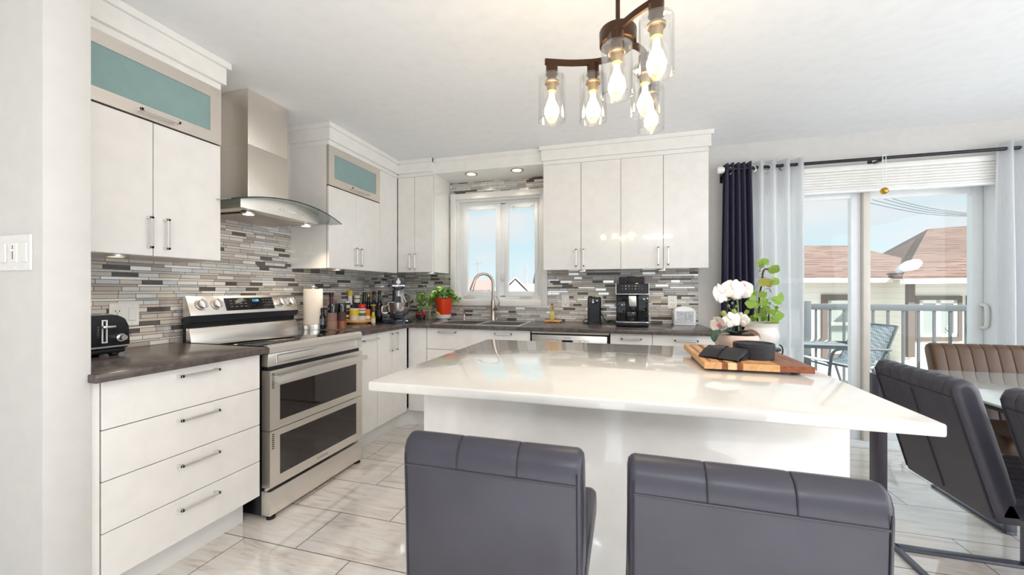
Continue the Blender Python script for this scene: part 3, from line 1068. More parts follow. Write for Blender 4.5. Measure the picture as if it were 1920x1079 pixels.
build('toe_kick', MB().prism(kc, 'z', 0, 0.149), M['trim'], t)
t = thing('base_cabinet', 'white sink base cabinet with two handles under the double sink', 'cabinet', (-1.18, 3.35, 0), group='base cabinets')
carcass('y', YB, -1.648, -0.724, 0.150, 0.745, 3.69, t)
d = door('y', YB, -1.648, -0.724, 0.700, 0.884, t, (-1.525, -1.365, 0.846, 0.857), name='drawer')
pull('y', YB, -1.02, -0.872, 0.846, 0.857, parent=d)
for a, b in ((-1.648, -1.186), (-1.186, -0.724)):
    door('y', YB, a, b, 0.150, 0.700, t, ((b - 0.05, b - 0.039, 0.52, 0.66) if a < -1.3 else (a + 0.04, a + 0.051, 0.52, 0.66)))
build('toe_kick', MB().box(-1.648, -0.724, 3.18, 3.20, 0, 0.149), M['trim'], t)
for a, b, hh, lab in ((-0.100, 0.203, (-0.02, 0.128), 'white drawer base cabinet right next to the dishwasher'), (0.203, 0.625, (0.353, 0.512), 'wide white drawer base cabinet at the right end of the worktop')):
    t = thing('base_cabinet', lab, 'cabinet', ((a + b) / 2, 3.35, 0), group='base cabinets')
    carcass('y', YB, a, b, 0.150, 0.884, 3.69, t)
    for z0, z1 in ((0.15, 0.40), (0.40, 0.68), (0.68, 0.884)):
        door('y', YB, a, b, z0, z1, t, (hh[0], hh[1], z1 - 0.045, z1 - 0.033), name='drawer')
    build('toe_kick', MB().box(a, b, 3.18, 3.20, 0, 0.149), M['trim'], t)

# dishwasher
t = thing('dishwasher', 'stainless steel dishwasher with top control strip under the worktop', 'dishwasher', (-0.412, 3.35, 0))
build('body', MB().box(-0.718, -0.106, 3.11, 3.68, 0.12, 0.872), M['black'], t, flat=True)
o = build('door', MB().box(-0.712, -0.122, 3.076, 3.11, 0.15, 0.855, 0.004), M['steelx'], t)
build('top_strip', MB().box(-0.716, -0.108, 3.082, 3.12, 0.866, 0.884), M['carcass'], t)
build('display', MB().box(-0.468, -0.384, 3.0745, 3.0765, 0.800, 0.818), M['blackgloss'], o)
for i, (a, b) in enumerate(((-0.585, -0.505), (-0.50, -0.472), (-0.38, -0.33), (-0.328, -0.29), (-0.285, -0.262))):
    build('button', MB().frame('y', 3.0748, 3.0765, a, b, 0.800, 0.818, 0.002), M['greymetal'], o)
text('lettering', 'BOSCH', 0.016, (-0.424, 3.0755, 0.835), ROT_Y, M['darkletter'], o)
build('recessed_grip', MB().box(-0.60, -0.24, 3.0745, 3.08, 0.72, 0.765, 0.003), M['darkmetal'], o)
build('toe_kick', MB().box(-0.718, -0.106, 3.18, 3.20, 0, 0.12), M['trim'], t)

# worktops
CT = 0.915
solo('worktop', MB().box(-2.436, -1.750, 0.907, 1.600, 0.885, CT, 0.004), M['counter'], 'short dark slate worktop under the black toaster', 'worktop', (-2.1, 1.25, 0.885))
B = MB()
XC, YC = -1.790, 3.035
SX0, SX1, SY0, SY1 = -1.60, -0.83, 3.12, 3.56
B.prism([(-2.436, 2.396), (XC, 2.396), (XC, YC), (SX0, YC), (SX0, 3.696), (-2.436, 3.696)], 'z', 0.885, CT, 0.003)
B.box(SX0, SX1, YC, SY0, 0.885, CT, 0.003).box(SX0, SX1, SY1, 3.696, 0.885, CT, 0.003)
B.prism([(SX1, YC), (0.645, YC), (0.645, 3.45), (0.625, 3.696), (SX1, 3.696)], 'z', 0.885, CT, 0.003)
solo('worktop', B, M['counter'], 'L-shaped dark slate worktop running from the range round the corner past the sink', 'worktop', (-1.2, 3.3, 0.885))

# double sink
t = thing('kitchen_sink', 'double-bowl stainless steel sink set into the dark worktop below the window', 'sink', (-1.215, 3.34, 0.75))
build('rim', MB().box(SX0 - 0.015, SX1 + 0.015, SY0 - 0.015, SY0 + 0.012, CT - 0.002, CT + 0.004).box(SX0 - 0.015, SX1 + 0.015, SY1 - 0.03, SY1 + 0.02, CT - 0.002, CT + 0.004).box(SX0 - 0.015, SX0 + 0.012, SY0 + 0.012, SY1 - 0.03, CT - 0.002, CT + 0.004).box(SX1 - 0.012, SX1 + 0.015, SY0 + 0.012, SY1 - 0.03, CT - 0.002, CT + 0.004).box(-1.228, -1.202, SY0 + 0.012, SY1 - 0.03, CT - 0.004, CT + 0.002), M['satin'], t)
for a, b in ((SX0 + 0.012, -1.228), (-1.202, SX1 - 0.012)):
    y0, y1, zb = SY0 + 0.012, SY1 - 0.03, 0.755
    k = MB().box(a, a + 0.003, y0, y1, zb, CT).box(b - 0.003, b, y0, y1, zb, CT).box(a, b, y0, y0 + 0.003, zb, CT).box(a, b, y1 - 0.003, y1, zb, CT).box(a, b, y0, y1, zb - 0.003, zb)
    o = build('basin', k, M['sinksteel'], t, flat=True)
    build('drain', MB().lathe([(0.045, 0), (0.045, 0.004), (0.03, 0.003), (0, 0.001)], ((a + b) / 2, (y0 + y1) / 2, zb), 20), M['chrome'], o)
t = thing('kitchen_tap', 'brushed nickel gooseneck pull-down tap behind the double sink', 'tap', (-1.225, 3.625, CT))
build('base', MB().lathe([(0.027, 0), (0.027, 0.012), (0.022, 0.03), (0.020, 0.10), (0.0225, 0.16), (0.018, 0.20), (0, 0.20)], (-1.225, 3.625, CT), 20), M['nickel'], t)
arc = [(-1.225, 3.625, 1.10), (-1.225, 3.625, 1.24)]
hx, hy = -0.155, -0.11
for k in range(0, 9):
    a = PI * k / 8 * 0.92
    arc.append((-1.225 + hx * (1 - math.cos(a)) / 2, 3.625 + hy * (1 - math.cos(a)) / 2, 1.27 + 0.098 * math.sin(a)))
build('gooseneck', MB().tube(arc, 0.0135, 14, 3), M['nickel'], t)
e = Vector(arc[-1])
build('spray_head', MB().cyl(e, e + Vector((-0.022, -0.016, -0.085)), 0.0145, 0.021, 16).cyl(e + Vector((-0.022, -0.016, -0.085)), e + Vector((-0.024, -0.017, -0.09)), 0.017, 0.017, 16), M['nickel'], t)
build('lever', MB().cyl((-1.215, 3.62, 1.02), (-1.165, 3.595, 1.045), 0.014, 0.018, 12).tube([(-1.17, 3.60, 1.05), (-1.15, 3.59, 1.10), (-1.185, 3.60, 1.15)], 0.005, 8, 4), M['nickel'], t)
t = thing('soap_pump', 'small brushed nickel soap pump standing left of the tap', 'soap dispenser', (-1.515, 3.60, CT))
build('body', MB().lathe([(0.018, 0), (0.018, 0.01), (0.011, 0.02), (0.009, 0.07), (0.012, 0.08), (0, 0.082)], (-1.515, 3.60, CT), 16), M['nickel'], t)
build('spout', MB().tube([(-1.515, 3.60, 0.99), (-1.535, 3.59, 1.01), (-1.565, 3.575, 1.018), (-1.58, 3.568, 1.01)], 0.0045, 8, 4), M['nickel'], t)
# recessed lamps in the soffit
for x, lab in ((-1.378, 'left round recessed lamp in the soffit above the sink window'), (-0.933, 'right round recessed lamp in the soffit above the sink window')):
    t = thing('recessed_lamp', lab, 'lamp', (x, 3.44, 2.302), group='recessed lamps above the sink')
    build('trim_ring', MB().lathe([(0.042, -0.004), (0.060, -0.005), (0.060, 0), (0.042, 0)], (x, 3.44, 2.302), 28), M['nickel'], t)
    build('lens', MB().lathe([(0.043, -0.003), (0, -0.003)], (x, 3.44, 2.302), 28), M['lamp'], t)
    light('recessed_lamp_glow', 'SPOT', (x, 3.48, 2.28), (R(14), 0, 0), 4.5, (1.0, 0.9, 0.74), spot_size=R(95), spot_blend=0.6, shadow_soft_size=0.04)

# ------------------------------------------------------------------ range
RY0, RY1 = 1.622, 2.380
t = thing('kitchen_range', 'stainless steel double-oven electric range with glass cooktop', 'range', (-2.08, 2.0, 0))
build('body', MB().box(-2.40, -1.835, RY0 + 0.004, RY1 - 0.004, 0.02, 0.895), M['black'], t, flat=True)
build('cooktop', MB().box(-2.385, -1.80, RY0 + 0.002, RY1 - 0.002, 0.893, 0.9155, 0.002), M['blackgloss'], t)
o = build('front_rail', MB().prism([(-1.815, 0.876), (-1.782, 0.876), (-1.782, 0.905), (-1.792, 0.917), (-1.815, 0.918)], 'y', RY0, RY1).box(-1.83, -1.784, RY0, RY1, 0.806, 0.874, 0.003), M['steel'], t)
build('trim_frame', MB().frame('x', -1.785, -1.781, RY0 + 0.05, RY1 - 0.05, 0.819, 0.864, 0.006), M['chrome'], o)
build('vent_gap', MB().box(-1.83, -1.80, RY0 + 0.01, RY1 - 0.01, 0.786, 0.806), M['black'], t)
# upper and lower oven doors
for z0, z1, w0, w1 in ((0.470, 0.785, 0.512, 0.700), (0.168, 0.466, 0.220, 0.432)):
    d = MB().frame('x', -1.832, -1.778, RY0 + 0.004, RY1 - 0.004, z0, z1, 0.062, z1 - w1, w0 - z0, 0.0)
    o = build('oven_door', d, M['steel'], t)
    build('oven_window', MB().box(-1.80, -1.7785, RY0 + 0.064, RY1 - 0.064, w0 - 0.003, w1 + 0.003), M['ovenglass'], o, flat=True)
    build('vent_slots', (lambda q: [q.box(-1.806, -1.7772, RY0 + 0.016, RY0 + 0.030, z1 - 0.016 - 0.0105 * k, z1 - 0.021 - 0.0105 * k) for k in range(8)] and q)(MB()), M['black'], o)
    if z0 > 0.4:
        hp = [(-1.735 + 0.012 * math.sin(PI * k / 12), RY0 + 0.01 + (RY1 - RY0 - 0.02) * k / 12, 0.741 + 0.012 * math.sin(PI * k / 12)) for k in range(13)]
        h = MB().strip(hp, 0.016, 0.03).box(-1.78, -1.735, RY0 + 0.03, RY0 + 0.05, 0.73, 0.752).box(-1.78, -1.735, RY1 - 0.05, RY1 - 0.03, 0.73, 0.752)
        build('handle', h, M['satin'], o)
    else:
        text('lettering', 'SAMSUNG', 0.02, (-1.7775, 2.0, 0.192), ROT_X, M['silverpaint'], o)
o = build('warming_drawer', MB().box(-1.84, -1.779, RY0 + 0.004, RY1 - 0.004, 0.022, 0.150, 0.003), M['steel'], t)
build('hinge_screw', MB().cyl((-1.80, RY0 - 0.002, 0.162), (-1.80, RY0 + 0.012, 0.162), 0.008), M['chrome'], t)
for y in (RY0 + 0.03, RY1 - 0.03):
    build('foot', MB().lathe([(0.022, 0), (0.022, 0.012), (0.012, 0.016), (0.012, 0.03), (0, 0.03)], (-1.80, y, 0), 14), M['black'], t)
    build('foot', MB().lathe([(0.022, 0), (0.022, 0.012), (0.012, 0.016), (0.012, 0.03), (0, 0.03)], (-2.34, y, 0), 14), M['black'], t)
# backguard: sloping control panel over a dark slot and a lower steel apron
g = build('control_panel', MB().prism([(-2.395, 1.174), (-2.374, 1.175), (-2.333, 1.064), (-2.395, 1.055)], 'y', RY0, RY1, 0.002), M['steel'], t)
build('under_panel', MB().prism([(-2.395, 1.055), (-2.333, 1.064), (-2.350, 1.024), (-2.395, 1.020)], 'y', RY0 + 0.002, RY1 - 0.002), M['darkmetal'], t)
build('slot', MB().box(-2.40, -2.372, RY0 + 0.004, RY1 - 0.004, 0.905, 1.03), M['black'], t)
build('apron', MB().prism([(-2.372, 0.905), (-2.330, 0.905), (-2.350, 0.990), (-2.372, 0.994)], 'y', RY0 + 0.002, RY1 - 0.004, 0.001), M['steel'], t)
nrm = Vector((0.111, 0, 0.041)).normalized()
dn = Vector((0.041, 0, -0.111)).normalized()
def panel_pt(y, s, o_=0.0):
    p = Vector((-2.374, y, 1.175)) + dn * s + nrm * o_
    return p
q = MB()
c = [panel_pt(1.835, 0.016, 0.0008), panel_pt(2.18, 0.016, 0.0008), panel_pt(2.18, 0.098, 0.0008), panel_pt(1.835, 0.098, 0.0008)]
cb = [p - nrm * 0.004 for p in c]
q.loft([cb, c])
dsp = build('touch_panel', q, M['blackgloss'], g, flat=True)
tilt = math.atan2(0.041, 0.111)
RP = (R(90) - tilt, 0, R(90))
text('clock_digits', '12:08', 0.022, panel_pt(2.045, 0.036, 0.0015), RP, M['lcd'], dsp)
for i, (y, s, w) in enumerate([(1.875 + 0.032 * a, 0.035 + 0.019 * b, 'BAKE' if (a + b) % 2 else 'TIMER') for a in range(4) for b in range(3)] + [(2.105 + 0.022 * a, 0.032 + 0.019 * b, 'ON' if a % 2 else 'OFF') for a in range(4) for b in range(3)]):
    text('key_legend', w, 0.0075, panel_pt(y, s, 0.0015), RP, M['silverpaint'], dsp)
for k in range(10):
    build('key_dot', MB().ball(panel_pt(1.985 + 0.017 * (k % 5) + 0.004, 0.068 + 0.014 * (k // 5), 0.0008), 0.0016, n=8), M['silverpaint'], dsp)
for y in (1.690, 1.778, 2.236, 2.318):
    b0 = panel_pt(y, 0.055)
    o = build('knob', MB().cyl(b0, b0 + nrm * 0.008, 0.033, 0.031, 24).cyl(b0 + nrm * 0.008, b0 + nrm * 0.030, 0.027, 0.024, 24), M['steel'], g)
    gr = MB().box(-0.006, 0.006, -0.026, 0.026, 0, 0.022, 0.002, m=Matrix.Translation(b0 + nrm * 0.022) @ nrm.to_track_quat('Z', 'Y').to_matrix().to_4x4() @ Matrix.Rotation(R(14), 4, 'Z'))
    build('grip', gr, M['chrome'], o)

# ------------------------------------------------------------------ range hood
t = thing('range_hood', 'stainless steel chimney hood with curved glass canopy above the range', 'range hood', (-2.25, 2.0, 1.66))
build('chimney', MB().box(-2.436, -2.195, 1.853, 2.150, 1.745, 2.10, 0.004).box(-2.436, -2.198, 1.856, 2.147, 2.10, CZ - 0.001, 0.004), M['steelz'], t)
def hood_z(y):
    s = (y - 2.0) / 0.42
    return 1.690 + 0.066 * (1 - s * s)
def hood_x(y):
    s = (y - 2.0) / 0.42
    return -1.985 + 0.030 * (1 - s * s)
top, rim = [], []
n = 24
rings = []
for i in range(n + 1):
    y = 1.58 + 0.84 * i / n
    z, x = hood_z(y), hood_x(y)
    rings.append([(-2.434, y, z), (x, y, z), (x, y, z + 0.006), (-2.434, y, z + 0.006)])
gl = build('glass_canopy', MB().loft(rings), M['hoodglass'], t, angle=30)
build('glass_edge', MB().loft([[(hood_x(1.58 + 0.84 * i / n), 1.58 + 0.84 * i / n, hood_z(1.58 + 0.84 * i / n) - 0.0003), (hood_x(1.58 + 0.84 * i / n) + 0.0012, 1.58 + 0.84 * i / n, hood_z(1.58 + 0.84 * i / n)), (hood_x(1.58 + 0.84 * i / n) + 0.0012, 1.58 + 0.84 * i / n, hood_z(1.58 + 0.84 * i / n) + 0.0063), (hood_x(1.58 + 0.84 * i / n), 1.58 + 0.84 * i / n, hood_z(1.58 + 0.84 * i / n) + 0.0065)] for i in range(n + 1)]), M['glassedge'], gl)
rings = []
for i in range(n + 1):
    y = 1.69 + 0.58 * i / n
    s = (y - 1.98) / 0.29
    x = -2.055 + 0.040 * (1 - s * s)
    zt = hood_z(y) - 0.001
    zb = 1.662 + 0.012 * (s * s) - 0.004
    rings.append([(-2.434, y, zb), (x - 0.012, y, zb), (x, y, zb + 0.004), (x, y, zt), (-2.434, y, zt)])
bd = build('canopy_body', MB().loft(rings), M['steel'], t, angle=40)
build('filter', MB().box(-2.40, -2.09, 1.76, 2.20, 1.654, 1.660, 0.002), M['nickel'], bd)
for k, y in enumerate((1.915, 1.94, 2.05, 2.075, 2.095)):
    xx = -2.055 + 0.040 * (1 - ((y - 1.98) / 0.29) ** 2)
    build('button', MB().cyl((xx - 0.002, y, 1.702), (xx + 0.004, y, 1.702), 0.006, 0.005, 14), M['chrome'], bd)
xx = -2.0155
build('display', MB().box(xx - 0.003, xx + 0.0012, 1.965, 2.03, 1.694, 1.710), M['tableglass'], bd)
for y in (1.775, 2.205):
    o = build('lamp', MB().lathe([(0.036, -0.006), (0.036, 0.006), (0, 0.006)], (-2.10, y, 1.655), 20).lathe([(0.028, -0.006), (0.036, -0.006)], (-2.10, y, 1.655), 20), M['chrome'], bd)
    build('lens', MB().lathe([(0.028, -0.0065), (0, -0.0065)], (-2.10, y, 1.655), 20), M['lamp'], o)
    light('hood_lamp_glow', 'SPOT', (-2.12, y, 1.63), (0, R(-8), 0), 7, (1.0, 0.86, 0.66), spot_size=R(120), spot_blend=0.7, shadow_soft_size=0.03)

# ------------------------------------------------------------------ island
IX0, IX1, IY0, IY1 = -0.790, 0.681, 1.084, 2.225
t = thing('kitchen_island', 'white glossy kitchen island cabinet under the big pale worktop', 'kitchen island', (-0.05, 1.75, 0))
build('body', MB().box(-0.762, 0.648, 1.40, 2.16, 0.0, 0.8845, 0.002), M['gloss'], t)
for k in range(3):
    a = -0.762 + 0.47 * k
    build('cabinet_front', MB().box(a + 0.002, a + 0.468, 2.161, 2.178, 0.10, 0.880, 0.0015), M['gloss'], t)
solo('island_worktop', MB().box(IX0, IX1, IY0, IY1, 0.885, CT, 0.006, 3), M['quartz'], 'large pale quartz worktop overhanging the white island towards the two stools', 'worktop', (-0.05, 1.65, 0.885))

# ------------------------------------------------------------------ upholstered seats
def sect(f, k, w, edge=0.012):
    """positions across a width w with the upholstery seams: (pos, inset)"""
    out = []
    for i in range(k):
        a, b = -w / 2 + w * i / k, -w / 2 + w * (i + 1) / k
        for s, d in ((0.0, 1.0), (0.03, 0.35), (0.12, 0.1), (0.5, 0.0), (0.88, 0.1), (0.97, 0.35)):
            out.append((a + (b - a) * s, d))
    out.append((w / 2, 1.0))
    return out
def cushion(profile, stations, ax, inset=0.005, edge=0.010, plain=()):
    """profile: closed outline [(u, z)]; lofted across the width with shallow grooves at the seams and rounded sides"""
    cu = sum(p[0] for p in profile) / len(profile)
    cz = sum(p[1] for p in profile) / len(profile)
    n = len(profile)
    nor = []
    area = sum(profile[i][0] * profile[(i + 1) % n][1] - profile[(i + 1) % n][0] * profile[i][1] for i in range(n))
    sg = 1 if area > 0 else -1
    for i in range(n):
        a, b = profile[i - 1], profile[(i + 1) % n]
        du, dz = b[0] - a[0], b[1] - a[1]
        L = math.hypot(du, dz) or 1
        nor.append((sg * dz / L, -sg * du / L))
    rings = []
    def ring(pos, d, seam=False):
        r = []
        d0 = d
        for i, ((u, z), (nu, nz)) in enumerate(zip(profile, nor)):
            d = 0.0 if seam and i in plain else d0
            uu, zz = u - nu * d, z - nz * d
            r.append((pos, uu, zz) if ax == 'x' else (uu, pos, zz))
        return r
    p0, p1 = stations[0][0], stations[-1][0]
    rings += [ring(p0, edge * 1.6), ring(p0 + edge * 0.15, edge * 0.7), ring(p0 + edge * 0.6, edge * 0.2), ring(p0 + edge * 1.1, 0)]
    for s, d in stations:
        if p0 + edge * 1.2 < s < p1 - edge * 1.2:
            rings.append(ring(s, inset * d, True))
    rings += [ring(p1 - edge * 1.1, 0), ring(p1 - edge * 0.6, edge * 0.2), ring(p1 - edge * 0.15, edge * 0.7), ring(p1, edge * 1.6)]
    return MB().loft(rings)

def make_stool(label, x, rz, w):
    t = thing('bar_stool', label, 'stool', (x, 0.99, 0), R(rz), 'leather stools at the island', local=True)
    # back slab: its outer face looks to -y, rolled top
    pr = [(-0.172, 0.52), (-0.178, 0.70), (-0.183, 0.815), (-0.180, 0.842), (-0.168, 0.862), (-0.148, 0.871), (-0.128, 0.866), (-0.113, 0.848), (-0.108, 0.82), (-0.100, 0.70), (-0.090, 0.57), (-0.09, 0.52)]
    build('backrest', cushion(pr, sect(None, 3, w), 'x', 0.0016, 0.014, (0, 1, 2, 11)), M['leather'], t, angle=60)
    # welt below the roll and stitched side seams on the plain outer face
    z = 0.806
    build('piping', MB().tube([(-w / 2 + 0.013, -0.1822, z), (-w / 4, -0.1832, z), (0, -0.1834, z), (w / 4, -0.1832, z), (w / 2 - 0.013, -0.1822, z)], 0.0032, 8, 4), M['leather'], t)
    for s in (-1, 1):
        sm = MB()
        sm.tube([(s * (w / 2 - 0.012), -0.1845, 0.862 - 0.03), (s * (w / 2 - 0.012), -0.1825, 0.79), (s * (w / 2 - 0.012), -0.1775, 0.68), (s * (w / 2 - 0.012), -0.1725, 0.54)], 0.0016, 6)
        build('side_seam', sm, M['seam'], t)
    for k in (-1, 1):
        sm = MB()
        sm.tube([(k * w / 6, -0.1828, 0.808), (k * w / 6, -0.1820, 0.825), (k * w / 6, -0.1795, 0.843), (k * w / 6, -0.1682, 0.8615), (k * w / 6, -0.148, 0.8705)], 0.0017, 6)
        build('roll_seam', sm, M['seam'], t)
    sp = [(-0.15, 0.545), (0.17, 0.535), (0.205, 0.55), (0.215, 0.585), (0.205, 0.618), (0.17, 0.632), (-0.09, 0.622), (-0.15, 0.62)]
    build('seat', cushion(sp, sect(None, 3, w + 0.006), 'x', 0.004, 0.016), M['leather'], t, angle=60)
    build('column', MB().cyl((0, 0.02, 0.03), (0, 0.02, 0.30), 0.03).cyl((0, 0.02, 0.30), (0, 0.02, 0.535), 0.02), M['chrome'], t)
    build('seat_plate', MB().box(-0.09, 0.09, -0.07, 0.11, 0.515, 0.536, 0.004), M['black'], t)
    build('base', MB().lathe([(0, 0), (0.195, 0), (0.195, 0.008), (0.16, 0.018), (0.05, 0.03), (0.03, 0.05), (0, 0.05)], (0, 0.02, 0), 36), M['chrome'], t)
    build('footrest', MB().tube([(-0.03, 0.02, 0.27), (-0.13, 0.08, 0.27), (-0.12, 0.18, 0.27), (0, 0.21, 0.27), (0.12, 0.18, 0.27), (0.13, 0.08, 0.27), (0.03, 0.02, 0.27)], 0.010, 10, 4), M['chrome'], t)
    return t
make_stool('charcoal leather stool on the left, in front of the island and nearest the range', -0.289, 0.0, 0.418)
make_stool('charcoal leather stool on the right, in front of the island and nearest the dining chairs', 0.227, -1.0, 0.436)

def make_chair(label, loc, rz, leath='leather', w=0.48, ribs=8):
    t = thing('dining_chair', label, 'chair', loc, R(rz), 'dining chairs', local=True)
    L = M[leath]
    # faces +x; the back leans away from the seat
    pr = [(0.075, 0.375), (0.052, 0.46), (-0.015, 0.70), (-0.050, 0.825), (-0.052, 0.850), (-0.040, 0.874), (-0.016, 0.884), (0.010, 0.874), (0.028, 0.850), (0.062, 0.73), (0.105, 0.57), (0.130, 0.47), (0.16, 0.375)]
    build('backrest', cushion(pr, sect(None, ribs, w), 'y', 0.006, 0.016, (0, 1, 2, 3, 12)), L, t, angle=60)
    def face(z):
        for (u0, z0), (u1, z1) in zip(pr, pr[1:5]):
            if z0 <= z <= z1:
                return u0 + (u1 - u0) * (z - z0) / (z1 - z0)
        return -0.05
    for y in (0.0,):
        build('centre_seam', MB().tube([(face(z) - 0.0005, y, z) for z in (0.40, 0.5, 0.6, 0.7, 0.80)], 0.0032, 6), M['seam'], t)
    for s in (-1, 1):
        build('side_seam', MB().tube([(face(z) - 0.0015, s * (w / 2 - 0.016), z) for z in (0.39, 0.5, 0.6, 0.7, 0.80, 0.845)], 0.0026, 6), M['seam'], t)
    sm = MB().tube([(face(0.815) - 0.0008, -w / 2 + 0.014, 0.815), (face(0.815) - 0.002, 0, 0.815), (face(0.815) - 0.0008, w / 2 - 0.014, 0.815)], 0.0022, 6)
    build('top_seam', sm, M['seam'], t)
    build('zip', MB().box(face(0.66) - 0.006, face(0.66) + 0.002, 0.004, 0.012, 0.62, 0.72, 0.002), M['black'], t)
    sp = [(0.08, 0.38), (0.47, 0.385), (0.505, 0.40), (0.515, 0.435), (0.50, 0.47), (0.46, 0.48), (0.13, 0.472), (0.08, 0.46)]
    build('seat', cushion(sp, sect(None, ribs, w), 'y', 0.004, 0.016), L, t, angle=60)
    hw = w / 2 - 0.03
    f = MB()
    for s in (-1, 1):
        f.box(0.02, 0.50, s * hw - 0.02, s * hw + 0.02, 0.0, 0.014, 0.002)
    f.box(0.0, 0.03, -hw - 0.02, hw + 0.02, 0.0, 0.014, 0.002)
    build('floor_frame', f, M['greymetal'], t)
    for s in (-1, 1):
        build('leg', MB().box(0.475, 0.50, s * hw - 0.02, s * hw + 0.02, 0.014, 0.385, 0.002), M['greymetal'], t)
    return t
make_chair('charcoal leather dining chair with leaning back beside the right end of the island', (1.205, 2.05, 0), 0)
make_chair('charcoal leather dining chair cut off by the right edge of the picture, nearest the camera', (1.275, 1.50, 0), 0)
make_chair('ribbed leather dining chair, painted brown for warm light, at the far end of the table by the patio door', (2.09, 3.035, 0), -90, 'warmlitleather', 0.56, 9)

# dining table
t = thing('dining_table', 'dining table with pale glass top and dark grey slab legs', 'table', (1.95, 2.05, 0))
build('tabletop', MB().box(1.44, 2.45, 1.10, 2.845, 0.738, 0.750, 0.003), M['tableglass'], t)
build('top_frame', MB().box(1.46, 2.43, 1.12, 2.825, 0.715, 0.738, 0.003), M['slab'], t)
for x in (1.405, 2.42):
    for y in (1.13, 2.745):
        build('leg', MB().box(x, x + 0.045, y, y + 0.085, 0, 0.72, 0.003), M['slab'], t)

# ------------------------------------------------------------------ chandelier
HC = (-0.02, 1.41)
t = thing('chandelier', 'bronze chandelier of three curved arms and six lit glass cylinders above the island', 'chandelier', (HC[0], HC[1], 1.83))
build('rod', MB().cyl((HC[0], HC[1], 2.10), (HC[0], HC[1], 2.42), 0.0075, n=12), M['bronze'], t)
build('canopy_plate', MB().lathe([(0, 0), (0.055, -0.003), (0.062, -0.012), (0.062, -0.022), (0, -0.024)][::-1], (HC[0], HC[1], CZ - 0.001), 28), M['bronze'], t)
build('hub', MB().lathe([(0, -0.028), (0.052, -0.028), (0.054, -0.02), (0.062, -0.018), (0.063, 0.028), (0.060, 0.033), (0, 0.036)], (HC[0], HC[1], 2.078), 32), M['bronze'], t)
def lamp_unit(x, y, zt):
    s = build('lamp_socket', MB().lathe([(0, 0), (0.0215, 0), (0.0215, -0.030), (0.024, -0.036), (0.017, -0.042), (0.017, -0.062), (0.025, -0.064), (0.025, -0.071), (0.018, -0.074), (0.0165, -0.098), (0, -0.098)][::-1], (x, y, zt), 20), M['bronze'], t)
    build('collar', MB().lathe([(0.0185, -0.060), (0.027, -0.062), (0.027, -0.069), (0.0195, -0.073), (0.018, -0.088), (0.0165, -0.0985), (0, -0.0985)], (x, y, zt), 20), M['socket'], s)
    zb = zt - 0.205
    g = MB().lathe([(0.019, zt - 0.040 - zb), (0.044, zt - 0.041 - zb), (0.049, zt - 0.047 - zb), (0.049, 0.0), (0.0465, 0.0), (0.0465, zt - 0.049 - zb), (0.019, zt - 0.044 - zb)], (x, y, zb), 32)
    build('glass_shade', g, M['glass'], t, angle=50)
    build('shade_rim', MB().tube([(x + 0.0478 * math.cos(2 * PI * i / 32), y + 0.0478 * math.sin(2 * PI * i / 32), zb) for i in range(33)], 0.0014, 6), M['glass'], t)
    b = build('bulb', MB().lathe([(0.013, -0.098), (0.014, -0.108), (0.020, -0.125), (0.0265, -0.148), (0.028, -0.162), (0.024, -0.178), (0.012, -0.189), (0, -0.192)], (x, y, zt), 20), M['glass'], t, angle=60)
    fl = MB()
    for k in range(6):
        a = 2 * PI * k / 6
        fl.tube([(x + 0.006 * math.cos(a), y + 0.006 * math.sin(a), zt - 0.104), (x + 0.0115 * math.cos(a + 0.4), y + 0.0115 * math.sin(a + 0.4), zt - 0.172)], 0.0034, 6)
    fl.cyl((x, y, zt - 0.100), (x, y, zt - 0.176), 0.0045)
    build('filament', fl, M['bulb'], b)
    light('bulb_glow', 'POINT', (x, y, zt - 0.14), (0, 0, 0), 3.2, (1.0, 0.80, 0.50), shadow_soft_size=0.03)
for k, a0 in enumerate((176, -62, 59)):
    pts = []
    for r, da in ((0.03, -95), (0.055, -62), (0.08, -42), (0.106, -29), (0.14, -17), (0.18, -8.5), (0.235, 0), (0.258, 2.5)):
        a = R(a0 + da)
        pts.append((HC[0] + r * math.cos(a), HC[1] + r * math.sin(a), 2.047))
    build('arm', MB().strip(pts, 0.010, 0.020, smooth=5), M['bronze'], t)
    for r, da in ((0.106, -29), (0.235, 0)):
        a = R(a0 + da)
        lamp_unit(HC[0] + r * math.cos(a), HC[1] + r * math.sin(a), 2.037)

# ------------------------------------------------------------------ things on the dark worktop
def at(px, py, d):
    """the point at depth d in front of the camera that the photograph shows at (px, py)"""
    u, v = (px - 960) / FPX, (545 - py) / FPX
    c, s = math.cos(R(YAW)), math.sin(R(YAW))
    return Vector((d * (-s + c * u), d * (c + s * u), 1.208 + d * v))

t = thing('toaster', 'black four-slice toaster with chrome lever and dial on the short worktop', 'toaster', (-2.30, 1.08, CT))
pr = [(0.930 + 0.0, 0.945), (1.262, 0.945), (1.270, 0.965), (1.266, 1.045), (1.252, 1.080), (1.222, 1.098), (0.905, 1.098), (0.890, 0.965), (0.895, 0.945)]
build('body', MB().prism(pr, 'x', -2.405, -2.205, 0.008), M['black'], t)
build('base', MB().box(-2.40, -2.210, 0.905, 1.255, 0.925, 0.947, 0.008), M['black'], t)
build('top_plate', MB().box(-2.385, -2.225, 0.90, 1.215, 1.097, 1.102, 0.002), M['chrome'], t)
build('slot', MB().box(-2.36, -2.33, 0.93, 1.19, 1.1015, 1.1035).box(-2.28, -2.25, 0.93, 1.19, 1.1015, 1.1035), M['black'], t)
build('trim_line', MB().box(-2.2055, -2.2025, 0.895, 1.266, 0.953, 0.960).box(-2.2055, -2.30, 1.266, 1.270, 0.953, 0.960), M['chrome'], t)
